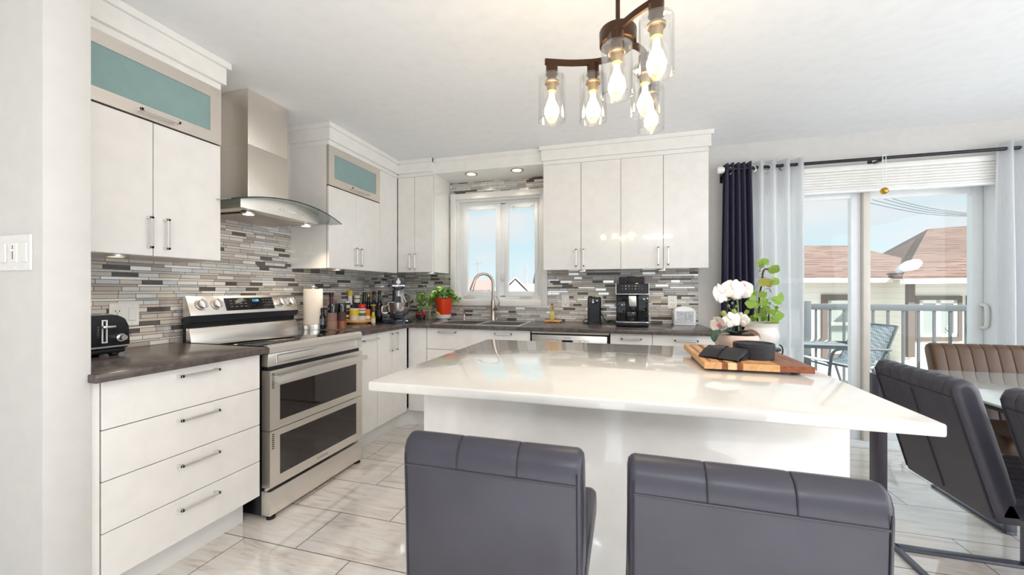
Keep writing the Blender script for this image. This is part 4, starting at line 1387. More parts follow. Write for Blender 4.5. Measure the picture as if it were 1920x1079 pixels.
for y in (1.222, 0.93):
    for x in (-2.235, -2.37):
        build('foot', MB().lathe([(0.014, 0), (0.019, 0.006), (0.017, 0.014), (0, 0.014)], (x, y, CT), 14), M['black'], t)
sl = build('lever_slot', MB().frame('x', -2.2055, -2.2015, 1.163, 1.183, 0.975, 1.077, 0.005), M['whitepaint'], t)
build('lever', MB().box(-2.204, -2.182, 1.158, 1.204, 1.040, 1.052, 0.003), M['chrome'], t)
build('dial', MB().cyl((-2.205, 1.228, 0.995), (-2.192, 1.228, 0.995), 0.020, 0.018, 20).cyl((-2.192, 1.228, 0.995), (-2.172, 1.228, 0.995), 0.013, 0.012, 20), M['chrome'], t)
for k in range(3):
    build('button', MB().cyl((-2.205, 1.112, 0.9815 + 0.0165 * k), (-2.200, 1.112, 0.9815 + 0.0165 * k), 0.0075, n=14), M['white'], t)
    text('button_legend', ('BAGEL', 'REHEAT', 'CANCEL')[k], 0.010, (-2.2038, 1.072, 0.9815 + 0.0165 * k), ROT_X, M['silverpaint'], t)
text('lettering', 'HADEN', 0.024, (-2.2038, 1.082, 1.049), ROT_X, M['whitepaint'], t, bold=0.0006)
text('browning_scale', '1 2 3 4 5 6', 0.011, (-2.2038, 1.152, 1.026), (R(90), R(-90), R(90)), M['silverpaint'], t)

def plate(name, label, cat, n, f, u0, u1, z0, z1, kind, group):
    cu, cz = (u0 + u1) / 2, (z0 + z1) / 2
    loc = (f, cu, z0) if n == 'x' else (cu, f, z0)
    t = thing(name, label, cat, loc, group=group)
    s = 1 if n == 'x' else -1
    def bx(b, a, c, d, e, p, q, bev=0.0015):
        lo, hi = sorted((f + s * a, f + s * c))
        return b.box(lo, hi, d, e, p, q, bev, 1) if n == 'x' else b.box(d, e, lo, hi, p, q, bev, 1)
    build('cover_plate', bx(MB(), 0, 0.006, u0, u1, z0, z1, 0.002), M['white'], t)
    k = len(kind)
    for i, c in enumerate(kind):
        m = u0 + (u1 - u0) * (i + 0.5) / k
        if c == 'o':
            o = build('receptacle', bx(MB(), 0.005, 0.0085, m - 0.017, m + 0.017, cz - 0.034, cz + 0.034), M['white'], t)
            for zz in (cz + 0.017, cz - 0.017):
                h = bx(bx(MB(), 0.008, 0.0092, m - 0.009, m - 0.006, zz - 0.004, zz + 0.006, 0), 0.008, 0.0092, m + 0.006, m + 0.009, zz - 0.004, zz + 0.006, 0)
                bx(h, 0.008, 0.0092, m - 0.0025, m + 0.0025, zz - 0.012, zz - 0.008, 0)
                build('socket_holes', h, M['gap'], o, flat=True)
        elif c == 's':
            build('rocker', bx(MB(), 0.005, 0.0105, m - 0.0165, m + 0.0165, cz - 0.033, cz + 0.033, 0.003), M['white'], t)
        elif c == 'd':
            o = build('slide_dimmer', bx(MB(), 0.005, 0.0085, m - 0.0165, m + 0.0165, cz - 0.033, cz + 0.033), M['trim'], t)
            build('slide_track', bx(MB(), 0.008, 0.009, m - 0.007, m - 0.004, cz - 0.022, cz + 0.024, 0), M['gap'], o)
            build('slide_knob', bx(MB(), 0.008, 0.017, m - 0.012, m + 0.001, cz + 0.004, cz + 0.011, 0.001), M['white'], o)
        for zz in (z0 + 0.010, z1 - 0.010):
            build('screw', MB().ball(((f + s * 0.006, m, zz) if n == 'x' else (m, f + s * 0.006, zz)), 0.0026, n=8), M['satin'], t)
    return t
plate('wall_plate', 'white wall plate with one socket and one rocker behind the toaster', 'wall socket', 'x', -2.4355, 1.312, 1.436, 1.028, 1.145, 'os', 'wall plates')
plate('wall_plate', 'white triple plate with two rocker switches round a dimmer on the wall end', 'light switch', 'y', 0.797, -2.005, -1.838, 1.273, 1.391, 'sds', 'wall plates')
plate('wall_plate', 'white blank rocker plate on the mosaic behind the soap bottle', 'light switch', 'y', 3.6955, -0.566, -0.494, 1.05, 1.168, 's', 'wall plates')
plate('wall_plate', 'white wall plate half hidden behind the black can opener', 'wall socket', 'y', 3.6955, -0.255, -0.183, 1.05, 1.165, 'o', 'wall plates')
plate('wall_plate', 'white wall socket on the mosaic above the glittery arched box', 'wall socket', 'y', 3.6955, 0.372, 0.446, 1.047, 1.162, 'o', 'wall plates')
plate('wall_plate', 'white wall socket on the mosaic right of the stand mixer', 'wall socket', 'y', 3.6955, -2.17, -2.10, 1.05, 1.165, 'o', 'wall plates')

# paper towels
t = thing('paper_towel_holder', 'white roll of paper towels on a steel stand beside the range', 'paper towel', (-2.285, 2.470, CT))
c = (-2.285, 2.470, CT)
build('stand', MB().lathe([(0, 0), (0.074, 0), (0.074, 0.030), (0.070, 0.034), (0, 0.034)], c, 32), M['satin'], t)
build('roll', MB().lathe([(0.018, 0.036), (0.066, 0.036), (0.067, 0.04), (0.067, 0.30), (0.065, 0.305), (0.018, 0.305)], c, 36), M['paper'], t)
build('knob', MB().lathe([(0.010, 0.29), (0.010, 0.312), (0.017, 0.318), (0.017, 0.328), (0.010, 0.333), (0, 0.333)], c, 16), M['satin'], t)

def bottle(name, label, px, d, r, h, neck, m, capm=None, bands=(), nh=0.35, group='bottles beside the range', cat='bottle', caph=0.03):
    p = at(px, 545, d)
    t = thing(name, label, cat, (p.x, p.y, CT), group=group)
    sh = h * (1 - nh)
    build('body', MB().lathe([(0, 0.001), (r * 0.92, 0.001), (r, 0.006), (r, sh * 0.86), (r * 0.9, sh * 0.94), (neck * 1.15, sh * 1.06), (neck, sh * 1.14), (neck, h - caph), (0, h - caph)], (p.x, p.y, CT), 20), m, t)
    if capm:
        build('cap', MB().lathe([(0, h - caph - 0.002), (neck * 1.2, h - caph - 0.002), (neck * 1.2, h - 0.002), (neck * 1.1, h), (0, h)], (p.x, p.y, CT), 16), capm, t)
    for nm, z0, z1, bm_, *k in bands:
        k = 1.012
        build(nm, MB().lathe([(r * k, h * z0), (r * k, h * z1)], (p.x, p.y, CT), 20), bm_, t)
    return t
bottle('oil_bottle', 'dark squat bottle with pale cap between the paper towels and the mills', 599, 3.08, 0.024, 0.175, 0.012, M['darkbottle'], M['silverpaint'], (('label', 0.12, 0.24, M['bud'], 1.01),))
bottle('oil_bottle', 'slim black bottle with narrow light label left of the salt mill', 605, 2.99, 0.022, 0.16, 0.011, M['darkbottle'], M['black'], (('label', 0.2, 0.5, M['greymetal'], 1.01),))
bottle('wine_bottle', 'tall dark bottle with maroon foil neck behind the salt mill', 621, 3.28, 0.034, 0.272, 0.0145, M['darkbottle'], M['black'], (), 0.42)
o = bpy.context.scene.objects['wine_bottle']
build('foil', MB().lathe([(0.0152, 0.19), (0.0152, 0.243)], tuple(o.location), 16), M['maroon'], o)
def mill(label, px, d, m):
    p = at(px, 545, d)
    t = thing('spice_mill', label, 'spice mill', (p.x, p.y, CT), group='spice mills')
    c = (p.x, p.y, CT)
    build('base', MB().lathe([(0, 0), (0.035, 0), (0.036, 0.05), (0.033, 0.056), (0, 0.056)], c, 20), M['salt'] if m is M['salt'] else M['walnut'], t)
    build('container', MB().lathe([(0.032, 0.056), (0.033, 0.135), (0, 0.135)], c, 20), m, t)
    build('cap', MB().lathe([(0.035, 0.125), (0.036, 0.185), (0.033, 0.196), (0, 0.198)], c, 20), M['darkbottle'], t)
mill('spice mill full of pink salt with dark glass cap, left of the pair', 623, 2.98, M['salt'])
mill('spice mill full of brown peppercorns with dark glass cap, right of the pair', 640.5, 3.06, M['peppercorn'])

bp = at(672, 545, 3.50)
t = thing('round_board', 'round wooden turntable under the spice jars', 'turntable', (bp.x, bp.y, CT))
build('disc', MB().lathe([(0, 0.012), (0.118, 0.012), (0.124, 0.018), (0.124, 0.028), (0.120, 0.032), (0, 0.032)], (bp.x, bp.y, CT), 40), M['maple'], t)
build('foot', MB().lathe([(0, 0), (0.08, 0), (0.08, 0.012), (0, 0.012)], (bp.x, bp.y, CT), 24), M['bamboo'], t)
ZB = CT + 0.032
def jar(label, px, d, r, h, parts, capm, caph, z=ZB, cat='jar', cap_r=1.0):
    p = at(px, 545, d)
    t = thing('spice_jar', label, cat, (p.x, p.y, z), group='jars on the round board')
    c = (p.x, p.y, z)
    build('body', MB().lathe([(0, 0), (r * 0.94, 0), (r, 0.004), (r, h - caph), (r * 0.9, h - caph + 0.002), (0, h - caph + 0.002)], c, 20), parts[0], t)
    for nm, a, b, m in parts[1]:
        build(nm, MB().lathe([(r * 1.012, a * h), (r * 1.012, b * h)], c, 20), m, t)
    build('lid', MB().lathe([(0, h - caph), (r * cap_r, h - caph), (r * cap_r, h - 0.003), (r * cap_r * 0.94, h), (0, h)], c, 20), capm, t)
    return t
jar('wide jar with yellow upper band and white lower label, front of the round board', 664, 3.42, 0.038, 0.105, (M['creamlabel'], (('yellow_band', 0.42, 0.86, M['yellow']),)), M['creamlabel'], 0.010)
jar('jar with red lid and green stripe on a cream label', 679, 3.46, 0.033, 0.140, (M['creamlabel'], (('green_band', 0.28, 0.45, M['greenlabel']), ('dark_band', 0.60, 0.64, M['black']))), M['redcap'], 0.036)
jar('small orange spice jar right of the red-lidded jar', 689.5, 3.48, 0.022, 0.095, (M['orange'], (('label', 0.1, 0.4, M['creamlabel']),)), M['orange'], 0.012)
jar('small dark red jar with yellow foot at the left of the round board', 652, 3.44, 0.021, 0.080, (M['maroon'], (('yellow_band', 0.02, 0.16, M['yellow']), ('label', 0.35, 0.6, M['creamlabel']))), M['black'], 0.014)
jar('tall white jar with black bands standing behind the dark red jar', 652, 3.54, 0.024, 0.165, (M['creamlabel'], (('dark_band', 0.52, 0.62, M['black']), ('dark_band', 0.80, 0.9, M['black']))), M['white'], 0.012)
jar('white jar with yellow lid, tallest at the back of the round board', 656.5, 3.60, 0.021, 0.262, (M['white'], (('dark_band', 0.4, 0.5, M['black']),)), M['yellow'], 0.05)
jar('jar with navy lid behind the yellow-banded jar', 668, 3.53, 0.022, 0.135, (M['amber'], ()), M['navy'], 0.035)
jar('jar in a white wrapper with dark sprig print, at the back of the board', 669.5, 3.60, 0.028, 0.215, (M['creamlabel'], (('dark_band', 0.62, 0.7, M['black']), ('dark_band', 0.85, 0.88, M['black']))), M['creamlabel'], 0.008)
bottle('sauce_bottle', 'plain black bottle at the back beside the round board, leftmost of the dark group', 683, 3.72, 0.026, 0.275, 0.014, M['darkbottle'], M['black'], ())
bottle('sauce_bottle', 'dark bottle with gold cap at the back of the group near the mixer', 691, 3.76, 0.027, 0.265, 0.014, M['darkbottle'], M['brass'], ())
bottle('sauce_bottle', 'tall dark bottle with yellow shoulder band and pale label near the mixer', 701, 3.66, 0.028, 0.285, 0.0125, M['darkbottle'], M['black'], (('yellow_band', 0.52, 0.57, M['yellow']), ('label', 0.34, 0.5, M['greymetal'])))
bottle('sauce_bottle', 'tall black bottle with magenta band next to the mixer', 711.5, 3.64, 0.027, 0.29, 0.012, M['darkbottle'], M['black'], (('magenta_band', 0.46, 0.51, M['maroon']), ('label', 0.2, 0.42, M['slab'])))
bottle('lemon_bottle', 'small bottle with lemon-yellow top and white foot in front of the tall dark bottles', 700, 3.50, 0.020, 0.10, 0.012, M['creamlabel'], M['yellow'], (('yellow_band', 0.42, 0.62, M['yellow']), ('green_band', 0.63, 0.66, M['greenlabel'])), 0.35)

# stand mixer
mp = at(747, 604, 3.60)
t = thing('stand_mixer', 'dark blue stand mixer with steel bowl in the corner of the worktop', 'mixer', (mp.x, mp.y, CT), R(32), local=True)
build('base', MB().loft([[(x * a * k, -0.02 + y * b * k, z) for x, y in [(math.cos(2 * PI * i / 28), math.sin(2 * PI * i / 28)) for i in range(28)]] for (a, b, z, k) in ((0.135, 0.155, 0, 1), (0.135, 0.155, 0.018, 1), (0.12, 0.14, 0.032, 1), (0.10, 0.12, 0.036, 1))]), M['mixerblue'], t)
build('column', MB().loft([[(sx * w, yy + sy * dd, z) for sx, sy in ((-1, -1), (-0.4, -1.25), (0.4, -1.25), (1, -1), (1, 1), (-1, 1))] for (w, dd, yy, z) in ((0.075, 0.05, 0.09, 0.03), (0.055, 0.045, 0.095, 0.12), (0.052, 0.045, 0.09, 0.30))]), M['mixerblue'], t)
hd = []
for (y, rx, rz_, zc) in ((0.165, 0.01, 0.01, 0.345), (0.155, 0.045, 0.045, 0.345), (0.11, 0.062, 0.060, 0.350), (0.0, 0.064, 0.062, 0.352), (-0.10, 0.062, 0.060, 0.350), (-0.155, 0.056, 0.054, 0.350), (-0.172, 0.046, 0.044, 0.350)):
    hd.append([(rx * math.cos(2 * PI * i / 24), y, zc + rz_ * math.sin(2 * PI * i / 24)) for i in range(24)])
h = build('motor_head', MB().loft(hd), M['mixerblue'], t, angle=50)
build('trim_band', MB().loft([[(rx * math.cos(a), y, zc + rz_ * math.sin(a)) for a in [R(s) for s in (192, 198, 204)]] for (y, rx, rz_, zc) in ((-0.12, 0.0625, 0.0605, 0.350), (-0.157, 0.057, 0.055, 0.35))], closed=False).box(-0.055, 0.055, -0.1755, -0.165, 0.325, 0.343, 0.004), M['chrome'], h)
text('lettering', 'KITCHENAID', 0.013, (0, -0.1762, 0.334), ROT_Y, M['darkletter'], h)
build('badge', MB().cyl((0, -0.170, 0.367), (0, -0.1755, 0.367), 0.019, n=24).cyl((0, -0.170, 0.39), (0, -0.1755, 0.39), 0.008, n=16), M['white'], h)
build('beater_hub', MB().lathe([(0, 0.24), (0.022, 0.24), (0.026, 0.29), (0.03, 0.30), (0, 0.30)], (0, -0.05, 0), 20), M['satin'], h)
bo = build('bowl', MB().lathe([(0, 0.045), (0.05, 0.045), (0.055, 0.055), (0.085, 0.085), (0.103, 0.125), (0.110, 0.175), (0.114, 0.188), (0.110, 0.188), (0.106, 0.175), (0.099, 0.127), (0.08, 0.09), (0, 0.062)], (0, -0.06, 0), 36), M['chrome'], t, angle=60)
build('bowl_handle', MB().tube([(-0.105, -0.08, 0.155), (-0.135, -0.10, 0.150), (-0.135, -0.10, 0.095), (-0.095, -0.085, 0.095)], 0.006, 8, 4), M['satin'], bo)
build('lift_lever', MB().tube([(0.055, 0.09, 0.16), (0.10, 0.085, 0.165), (0.125, 0.08, 0.185)], 0.006, 8, 4).ball((0.128, 0.079, 0.19), 0.012), M['black'], t)
build('speed_lever', MB().cyl((-0.06, 0.02, 0.34), (-0.085, 0.01, 0.335), 0.005).ball((-0.087, 0.01, 0.335), 0.009), M['black'], t)
t = thing('whisk', 'wire whisk standing in the bowl of the stand mixer', 'whisk', tuple(at(756, 580, 3.50)))
w0, w1 = at(754, 572, 3.50), at(748, 553, 3.56)
wk = MB().tube([at(757, 574, 3.50), at(754, 562, 3.52), at(751, 553, 3.55), at(753, 551, 3.55), at(758, 560, 3.53), at(764, 572, 3.50)], 0.0045, 8, 4)
build('wires', wk, M['paper'], t)

# herbs and bowls in front of the window corner
gp = at(806, 545, 3.90)
t = thing('herb_glass', 'clear glass of water holding a bunch of green herbs', 'glass', (gp.x, gp.y, CT))
build('tumbler', MB().lathe([(0, 0.002), (0.034, 0.002), (0.038, 0.14), (0.0355, 0.14), (0.032, 0.008), (0, 0.008)], (gp.x, gp.y, CT), 24), M['glass'], t)
def foliage(cx, cy, cz, rx, ry, rz_, n, size, m, name, parent, seed, droop=0.3):
    rnd = random.Random(seed)
    b = MB()
    for i in range(n):
        a, e = rnd.uniform(0, 2 * PI), math.asin(rnd.uniform(-0.5, 1))
        k = rnd.uniform(0.45, 1.0)
        p = Vector((cx + rx * k * math.cos(a) * math.cos(e), cy + ry * k * math.sin(a) * math.cos(e), cz + rz_ * k * math.sin(e)))
        d = Vector((math.cos(a) + rnd.uniform(-0.6, 0.6), math.sin(a) + rnd.uniform(-0.6, 0.6), rnd.uniform(-droop, 0.7)))
        up = Vector((rnd.uniform(-0.5, 0.5), rnd.uniform(-0.8, 0.3), 1))
        L = size * rnd.uniform(0.7, 1.3)
        b.leaf(p, d, up, L, L * rnd.uniform(0.6, 0.85), 0.25, 0.25, 3)
    return build(name, b, m, parent, angle=180)
bh = thing('herb_bunch', 'loose bunch of flat-leaved green herbs standing in the clear glass', 'herbs', (gp.x, gp.y, CT + 0.01))
rnd = random.Random(11)
b = MB()
for k in range(16):
    a = rnd.uniform(0, 2 * PI)
    b.tube([(gp.x + 0.02 * math.cos(a), gp.y + 0.02 * math.sin(a), CT + 0.012), (gp.x - 0.012 * math.cos(a), gp.y - 0.012 * math.sin(a), CT + 0.10), (gp.x + rnd.uniform(-0.09, 0.07), gp.y + rnd.uniform(-0.05, 0.04), CT + rnd.uniform(0.18, 0.27))], 0.0022, 6, 4)
build('stems', b, M['stemlight'], bh)
foliage(gp.x - 0.035, gp.y - 0.02, CT + 0.185, 0.105, 0.06, 0.085, 150, 0.030, M['parsley'], 'leaves', bh, 5)
b = MB()
b.tube([(gp.x - 0.02, gp.y, CT + 0.2), (gp.x - 0.05, gp.y - 0.01, CT + 0.30), (gp.x - 0.085, gp.y, CT + 0.40)], 0.003, 6, 4)
b.tube([(gp.x - 0.04, gp.y, CT + 0.18), (gp.x - 0.075, gp.y - 0.04, CT + 0.12), (gp.x - 0.07, gp.y - 0.09, CT + 0.02)], 0.0022, 6, 4)
for k in range(26):
    q = (gp.x - 0.072 + rnd.uniform(-0.025, 0.02), gp.y - 0.06 + rnd.uniform(-0.03, 0.02), CT + 0.03 + 0.15 * k / 26)
    b.leaf(q, (rnd.uniform(-1, 1), rnd.uniform(-1, 0.2), rnd.uniform(-0.6, 0.4)), (0, -0.4, 1), 0.024, 0.018, 0.3, 0.2, 3)
build('sprigs', b, M['parsley'], bh, angle=180)
rb = at(789, 545, 3.86)
t = thing('glass_bowl', 'small bluish glass dish holding red radishes', 'bowl', (rb.x, rb.y, CT))
build('dish', MB().lathe([(0, 0.002), (0.042, 0.002), (0.056, 0.055), (0.053, 0.055), (0.04, 0.007), (0, 0.007)], (rb.x, rb.y, CT), 28), M['hoodglass'], t)
for k, (dx, dy, dz, lab) in enumerate(((-0.022, -0.018, 0.075, 'red radish at the left in the glass dish'), (0.052, -0.03, 0.084, 'red radish at the right beside the herb stems'), (0.0, 0.022, 0.042, 'red radish at the back of the glass dish'))):
    r = 0.021
    th = solo('radish', MB().lathe([(0, -r * 1.4), (0.003, -r * 1.1), (r * 0.8, -r * 0.6), (r, 0), (r * 0.75, r * 0.7), (0.004, r * 0.95), (0, r)], (rb.x + dx, rb.y + dy, CT + dz - 0.014), 18), M['radish'], lab, 'radish', (rb.x + dx, rb.y + dy, CT + dz - 0.035), 'radishes in the glass dish', angle=80)
pp = at(831, 545, 3.86)
t = thing('saucer_bowl', 'cream footed bowl under the red foil herb pot', 'bowl', (pp.x, pp.y, CT))
build('bowl', MB().lathe([(0, 0), (0.045, 0), (0.045, 0.006), (0.07, 0.022), (0.082, 0.058), (0.079, 0.058), (0.066, 0.026), (0, 0.014)], (pp.x, pp.y, CT), 32), M['ceramic'], t)
t = thing('herb_pot', 'bright red foil pot of bushy basil standing in the cream bowl', 'plant pot', (pp.x + 0.01, pp.y, CT + 0.02))
rings = []
for z, r in ((0.016, 0.05), (0.03, 0.058), (0.09, 0.068), (0.15, 0.078), (0.19, 0.084), (0.215, 0.088), (0.19, 0.078), (0.14, 0.07)):
    rings.append([(pp.x + 0.01 + r * (1 + 0.04 * math.sin(5 * a + z * 30)) * math.cos(a) + 0.02 * z, pp.y + r * math.sin(a), CT + z + (0.018 * math.sin(a * 3 + 1) + 0.022 * math.cos(a) if z > 0.18 else 0)) for a in [2 * PI * i / 32 for i in range(32)]])
po = build('foil_pot', MB().loft(rings), M['redpot'], t, angle=50)
build('yellow_sticker', MB().leaf((pp.x - 0.05, pp.y - 0.066, CT + 0.085), (1, -0.1, -0.5), (-0.2, -1, 0.1), 0.06, 0.026, 0.1, -0.05, 4), M['yellow'], po)
b = MB()
for k in range(14):
    a = 2 * PI * k / 14
    b.tube([(pp.x + 0.01 + 0.03 * math.cos(a), pp.y + 0.03 * math.sin(a), CT + 0.14), (pp.x + 0.01 + 0.07 * math.cos(a), pp.y + 0.06 * math.sin(a), CT + 0.24)], 0.0025, 6, 0)
build('stems', b, M['parsley'], t)
foliage(pp.x + 0.005, pp.y - 0.005, CT + 0.25, 0.105, 0.075, 0.075, 170, 0.036, M['parsley'], 'leaves', t, 21)
foliage(pp.x + 0.125, pp.y + 0.01, CT + 0.20, 0.04, 0.04, 0.05, 36, 0.030, M['parsley'], 'side_leaves', t, 22, 0.8)

# right-hand worktop
sp = at(1037, 545, 3.63)
t = thing('wooden_tray', 'little square wooden tray under the yellow soap bottle', 'tray', (sp.x, sp.y, CT))
build('board', MB().box(sp.x - 0.078, sp.x + 0.078, sp.y - 0.05, sp.y + 0.05, CT + 0.004, CT + 0.020, 0.003), M['maple'], t)
build('runner', MB().box(sp.x - 0.06, sp.x - 0.045, sp.y - 0.045, sp.y + 0.045, CT, CT + 0.005).box(sp.x + 0.045, sp.x + 0.06, sp.y - 0.045, sp.y + 0.045, CT, CT + 0.005), M['bamboo'], t)
t = thing('soap_bottle', 'clear bottle of pale yellow soap with brass pump on the wooden tray', 'bottle', (sp.x, sp.y, CT + 0.02))
build('bottle', MB().box(sp.x - 0.030, sp.x + 0.030, sp.y - 0.022, sp.y + 0.022, CT + 0.0202, CT + 0.118, 0.006), M['glass'], t)
build('soap', MB().box(sp.x - 0.027, sp.x + 0.010, sp.y - 0.019, sp.y + 0.019, CT + 0.023, CT + 0.100, 0.004), M['soapyellow'], t)
build('pump', MB().cyl((sp.x, sp.y, CT + 0.117), (sp.x, sp.y, CT + 0.140), 0.011).cyl((sp.x, sp.y, CT + 0.14), (sp.x, sp.y, CT + 0.165), 0.005).tube([(sp.x - 0.004, sp.y, CT + 0.165), (sp.x - 0.006, sp.y - 0.02, CT + 0.168), (sp.x - 0.008, sp.y - 0.04, CT + 0.160)], 0.006, 8, 3), M['brass'], t)

kp = at(1114, 545, 3.46)
t = thing('can_opener', 'upright black electric can opener', 'can opener', (kp.x, kp.y, CT), R(6), local=True)
build('body', MB().loft([[(x * w, y * dd, z) for x, y in ((-1, -0.7), (-0.8, -1), (0.8, -1), (1, -0.7), (1, 0.8), (0.8, 1), (-0.8, 1), (-1, 0.8))] for (w, dd, z) in ((0.062, 0.065, 0.0), (0.062, 0.065, 0.012), (0.056, 0.058, 0.02), (0.057, 0.056, 0.19), (0.056, 0.055, 0.225), (0.050, 0.048, 0.235))]), M['black'], t)
build('cutter_head', MB().box(-0.028, 0.020, -0.066, -0.052, 0.175, 0.222, 0.004), M['darkmetal'], t)
build('wheel', MB().cyl((-0.012, -0.074, 0.192), (-0.012, -0.064, 0.192), 0.008, n=14).cyl((-0.012, -0.072, 0.21), (-0.012, -0.064, 0.21), 0.005).cyl((0.022, -0.068, 0.205), (0.022, -0.055, 0.205), 0.006), M['chrome'], t)
build('lever', MB().box(-0.05, -0.015, -0.05, 0.0, 0.233, 0.245, 0.004), M['black'], t)

# coffee machine
cx, cy = 0.065, 3.28
t = thing('coffee_machine', 'black automatic espresso machine with touch icons and milk jug', 'coffee machine', (cx, 3.46, CT))
w = 0.125
build('body', MB().box(cx - w, cx + w, cy + 0.075, cy + 0.385, CT + 0.012, CT + 0.330, 0.010), M['black'], t)
build('drip_tray', MB().box(cx - w, cx + w, cy - 0.012, cy + 0.09, CT + 0.004, CT + 0.036, 0.006), M['black'], t)
build('chrome_strip', MB().box(cx - w - 0.001, cx + w + 0.001, cy - 0.014, cy + 0.08, CT + 0.036, CT + 0.042, 0.002), M['chrome'], t)
build('grate', (lambda q: [q.box(cx - w + 0.012 + 0.0145 * k, cx - w + 0.017 + 0.0145 * k, cy - 0.004, cy + 0.07, CT + 0.042, CT + 0.046) for k in range(16)] and q)(MB()), M['greymetal'], t)
build('side_column', MB().box(cx + 0.045, cx + w, cy + 0.005, cy + 0.08, CT + 0.04, CT + 0.27, 0.006), M['blackgloss'], t)
pn = build('control_panel', MB().prism([(cy - 0.010, CT + 0.268), (cy + 0.004, CT + 0.348), (cy + 0.10, CT + 0.348), (cy + 0.10, CT + 0.262)], 'x', cx - w + 0.002, cx + w - 0.002, 0.006), M['matteblack'], t)
build('chrome_frame', MB().box(cx - w - 0.002, cx + w + 0.002, cy - 0.014, cy + 0.02, CT + 0.260, CT + 0.267, 0.002).box(cx - w - 0.003, cx - w + 0.002, cy - 0.006, cy + 0.02, CT + 0.262, CT + 0.348).box(cx + w - 0.002, cx + w + 0.003, cy - 0.006, cy + 0.02, CT + 0.262, CT + 0.348), M['chrome'], pn)
for r in range(2):
    for k in range(7):
        x = cx - 0.075 + 0.025 * k
        z = CT + 0.328 - 0.022 * r
        y = cy - 0.010 + (z - CT - 0.268) * 0.175 - 0.001
        hot = k in (1, 4) or r == 0 and k == 2
        build('touch_icon', MB().ball((x, y, z), 0.0042 if hot else 0.0032, sy=0.3, n=8), M['whitepaint'] if hot else M['silverpaint'], pn)
build('status_light', MB().box(cx + 0.025, cx + 0.045, cy + 0.004, cy + 0.012, CT + 0.347, CT + 0.351), M['orangeled'], pn)
hp = build('bean_hopper', MB().box(cx - 0.105, cx + 0.100, cy + 0.12, cy + 0.34, CT + 0.329, CT + 0.405, 0.010).box(cx - 0.035, cx + 0.03, cy + 0.115, cy + 0.16, CT + 0.335, CT + 0.41, 0.006), M['matteblack'], t)
sp_ = build('coffee_spout', MB().prism([(cx - 0.022, CT + 0.165), (cx + 0.032, CT + 0.165), (cx + 0.03, CT + 0.25), (cx - 0.028, CT + 0.25), (cx - 0.030, CT + 0.235)], 'y', cy + 0.002, cy + 0.08, 0.004), M['satin'], t)
build('spout_stem', MB().box(cx - 0.012, cx + 0.02, cy + 0.012, cy + 0.076, CT + 0.128, CT + 0.166, 0.003), M['black'], sp_)
jg = build('milk_jug', MB().box(cx - w + 0.004, cx - 0.052, cy + 0.0, cy + 0.078, CT + 0.046, CT + 0.205, 0.008), M['blackgloss'], t)
build('milk_tube', MB().tube([(cx - 0.085, cy + 0.01, CT + 0.20), (cx - 0.07, cy + 0.0, CT + 0.225), (cx - 0.03, cy + 0.005, CT + 0.205)], 0.007, 8, 4), M['black'], jg)
build('grounds_drawer', MB().box(cx - 0.048, cx + 0.042, cy + 0.06, cy + 0.08, CT + 0.046, CT + 0.120, 0.004), M['blackgloss'], t)
b = MB().tube([(kp.x + 0.05, kp.y + 0.05, CT + 0.10), (kp.x + 0.075, kp.y + 0.08, CT + 0.05), (kp.x + 0.11, kp.y + 0.07, CT + 0.012), (kp.x + 0.15, kp.y + 0.05, CT + 0.03), (kp.x + 0.19, kp.y - 0.02, CT + 0.010), (cx - w - 0.006, cy + 0.15, CT + 0.006)], 0.004, 8, 6)
b.tube([(kp.x - 0.05, kp.y + 0.05, CT + 0.03), (kp.x - 0.085, kp.y + 0.06, CT + 0.03), (kp.x - 0.10, kp.y + 0.02, CT + 0.006), (kp.x - 0.06, kp.y - 0.0, CT + 0.005)], 0.004, 8, 6)
solo('power_cord', b, M['black'], 'black power cord between the can opener and the coffee machine', 'cord', (kp.x + 0.12, kp.y, CT))

gx = at(1282, 545, 3.34)
t = thing('napkin_holder', 'silver arched box with glittery front at the right end of the worktop', 'box', (gx.x, gx.y, CT), R(3), local=True)
def arch(w, h0, h1, k=14):
    return [(-w, h0)] + [(w, h0)] + [(w * math.cos(PI * i / k), h1 + (w * 0.62) * math.sin(PI * i / k)) for i in range(k + 1)]
build('arched_body', MB().prism(arch(0.086, 0.0, 0.105), 'y', -0.045, 0.045, 0.003), M['white'], t)
build('glitter_front', MB().box(-0.066, 0.066, -0.0475, -0.044, 0.032, 0.118), M['glitter'], t)
build('clear_rim', MB().frame('y', -0.0500, -0.044, -0.075, 0.075, 0.022, 0.125, 0.009), M['chrome'], t)

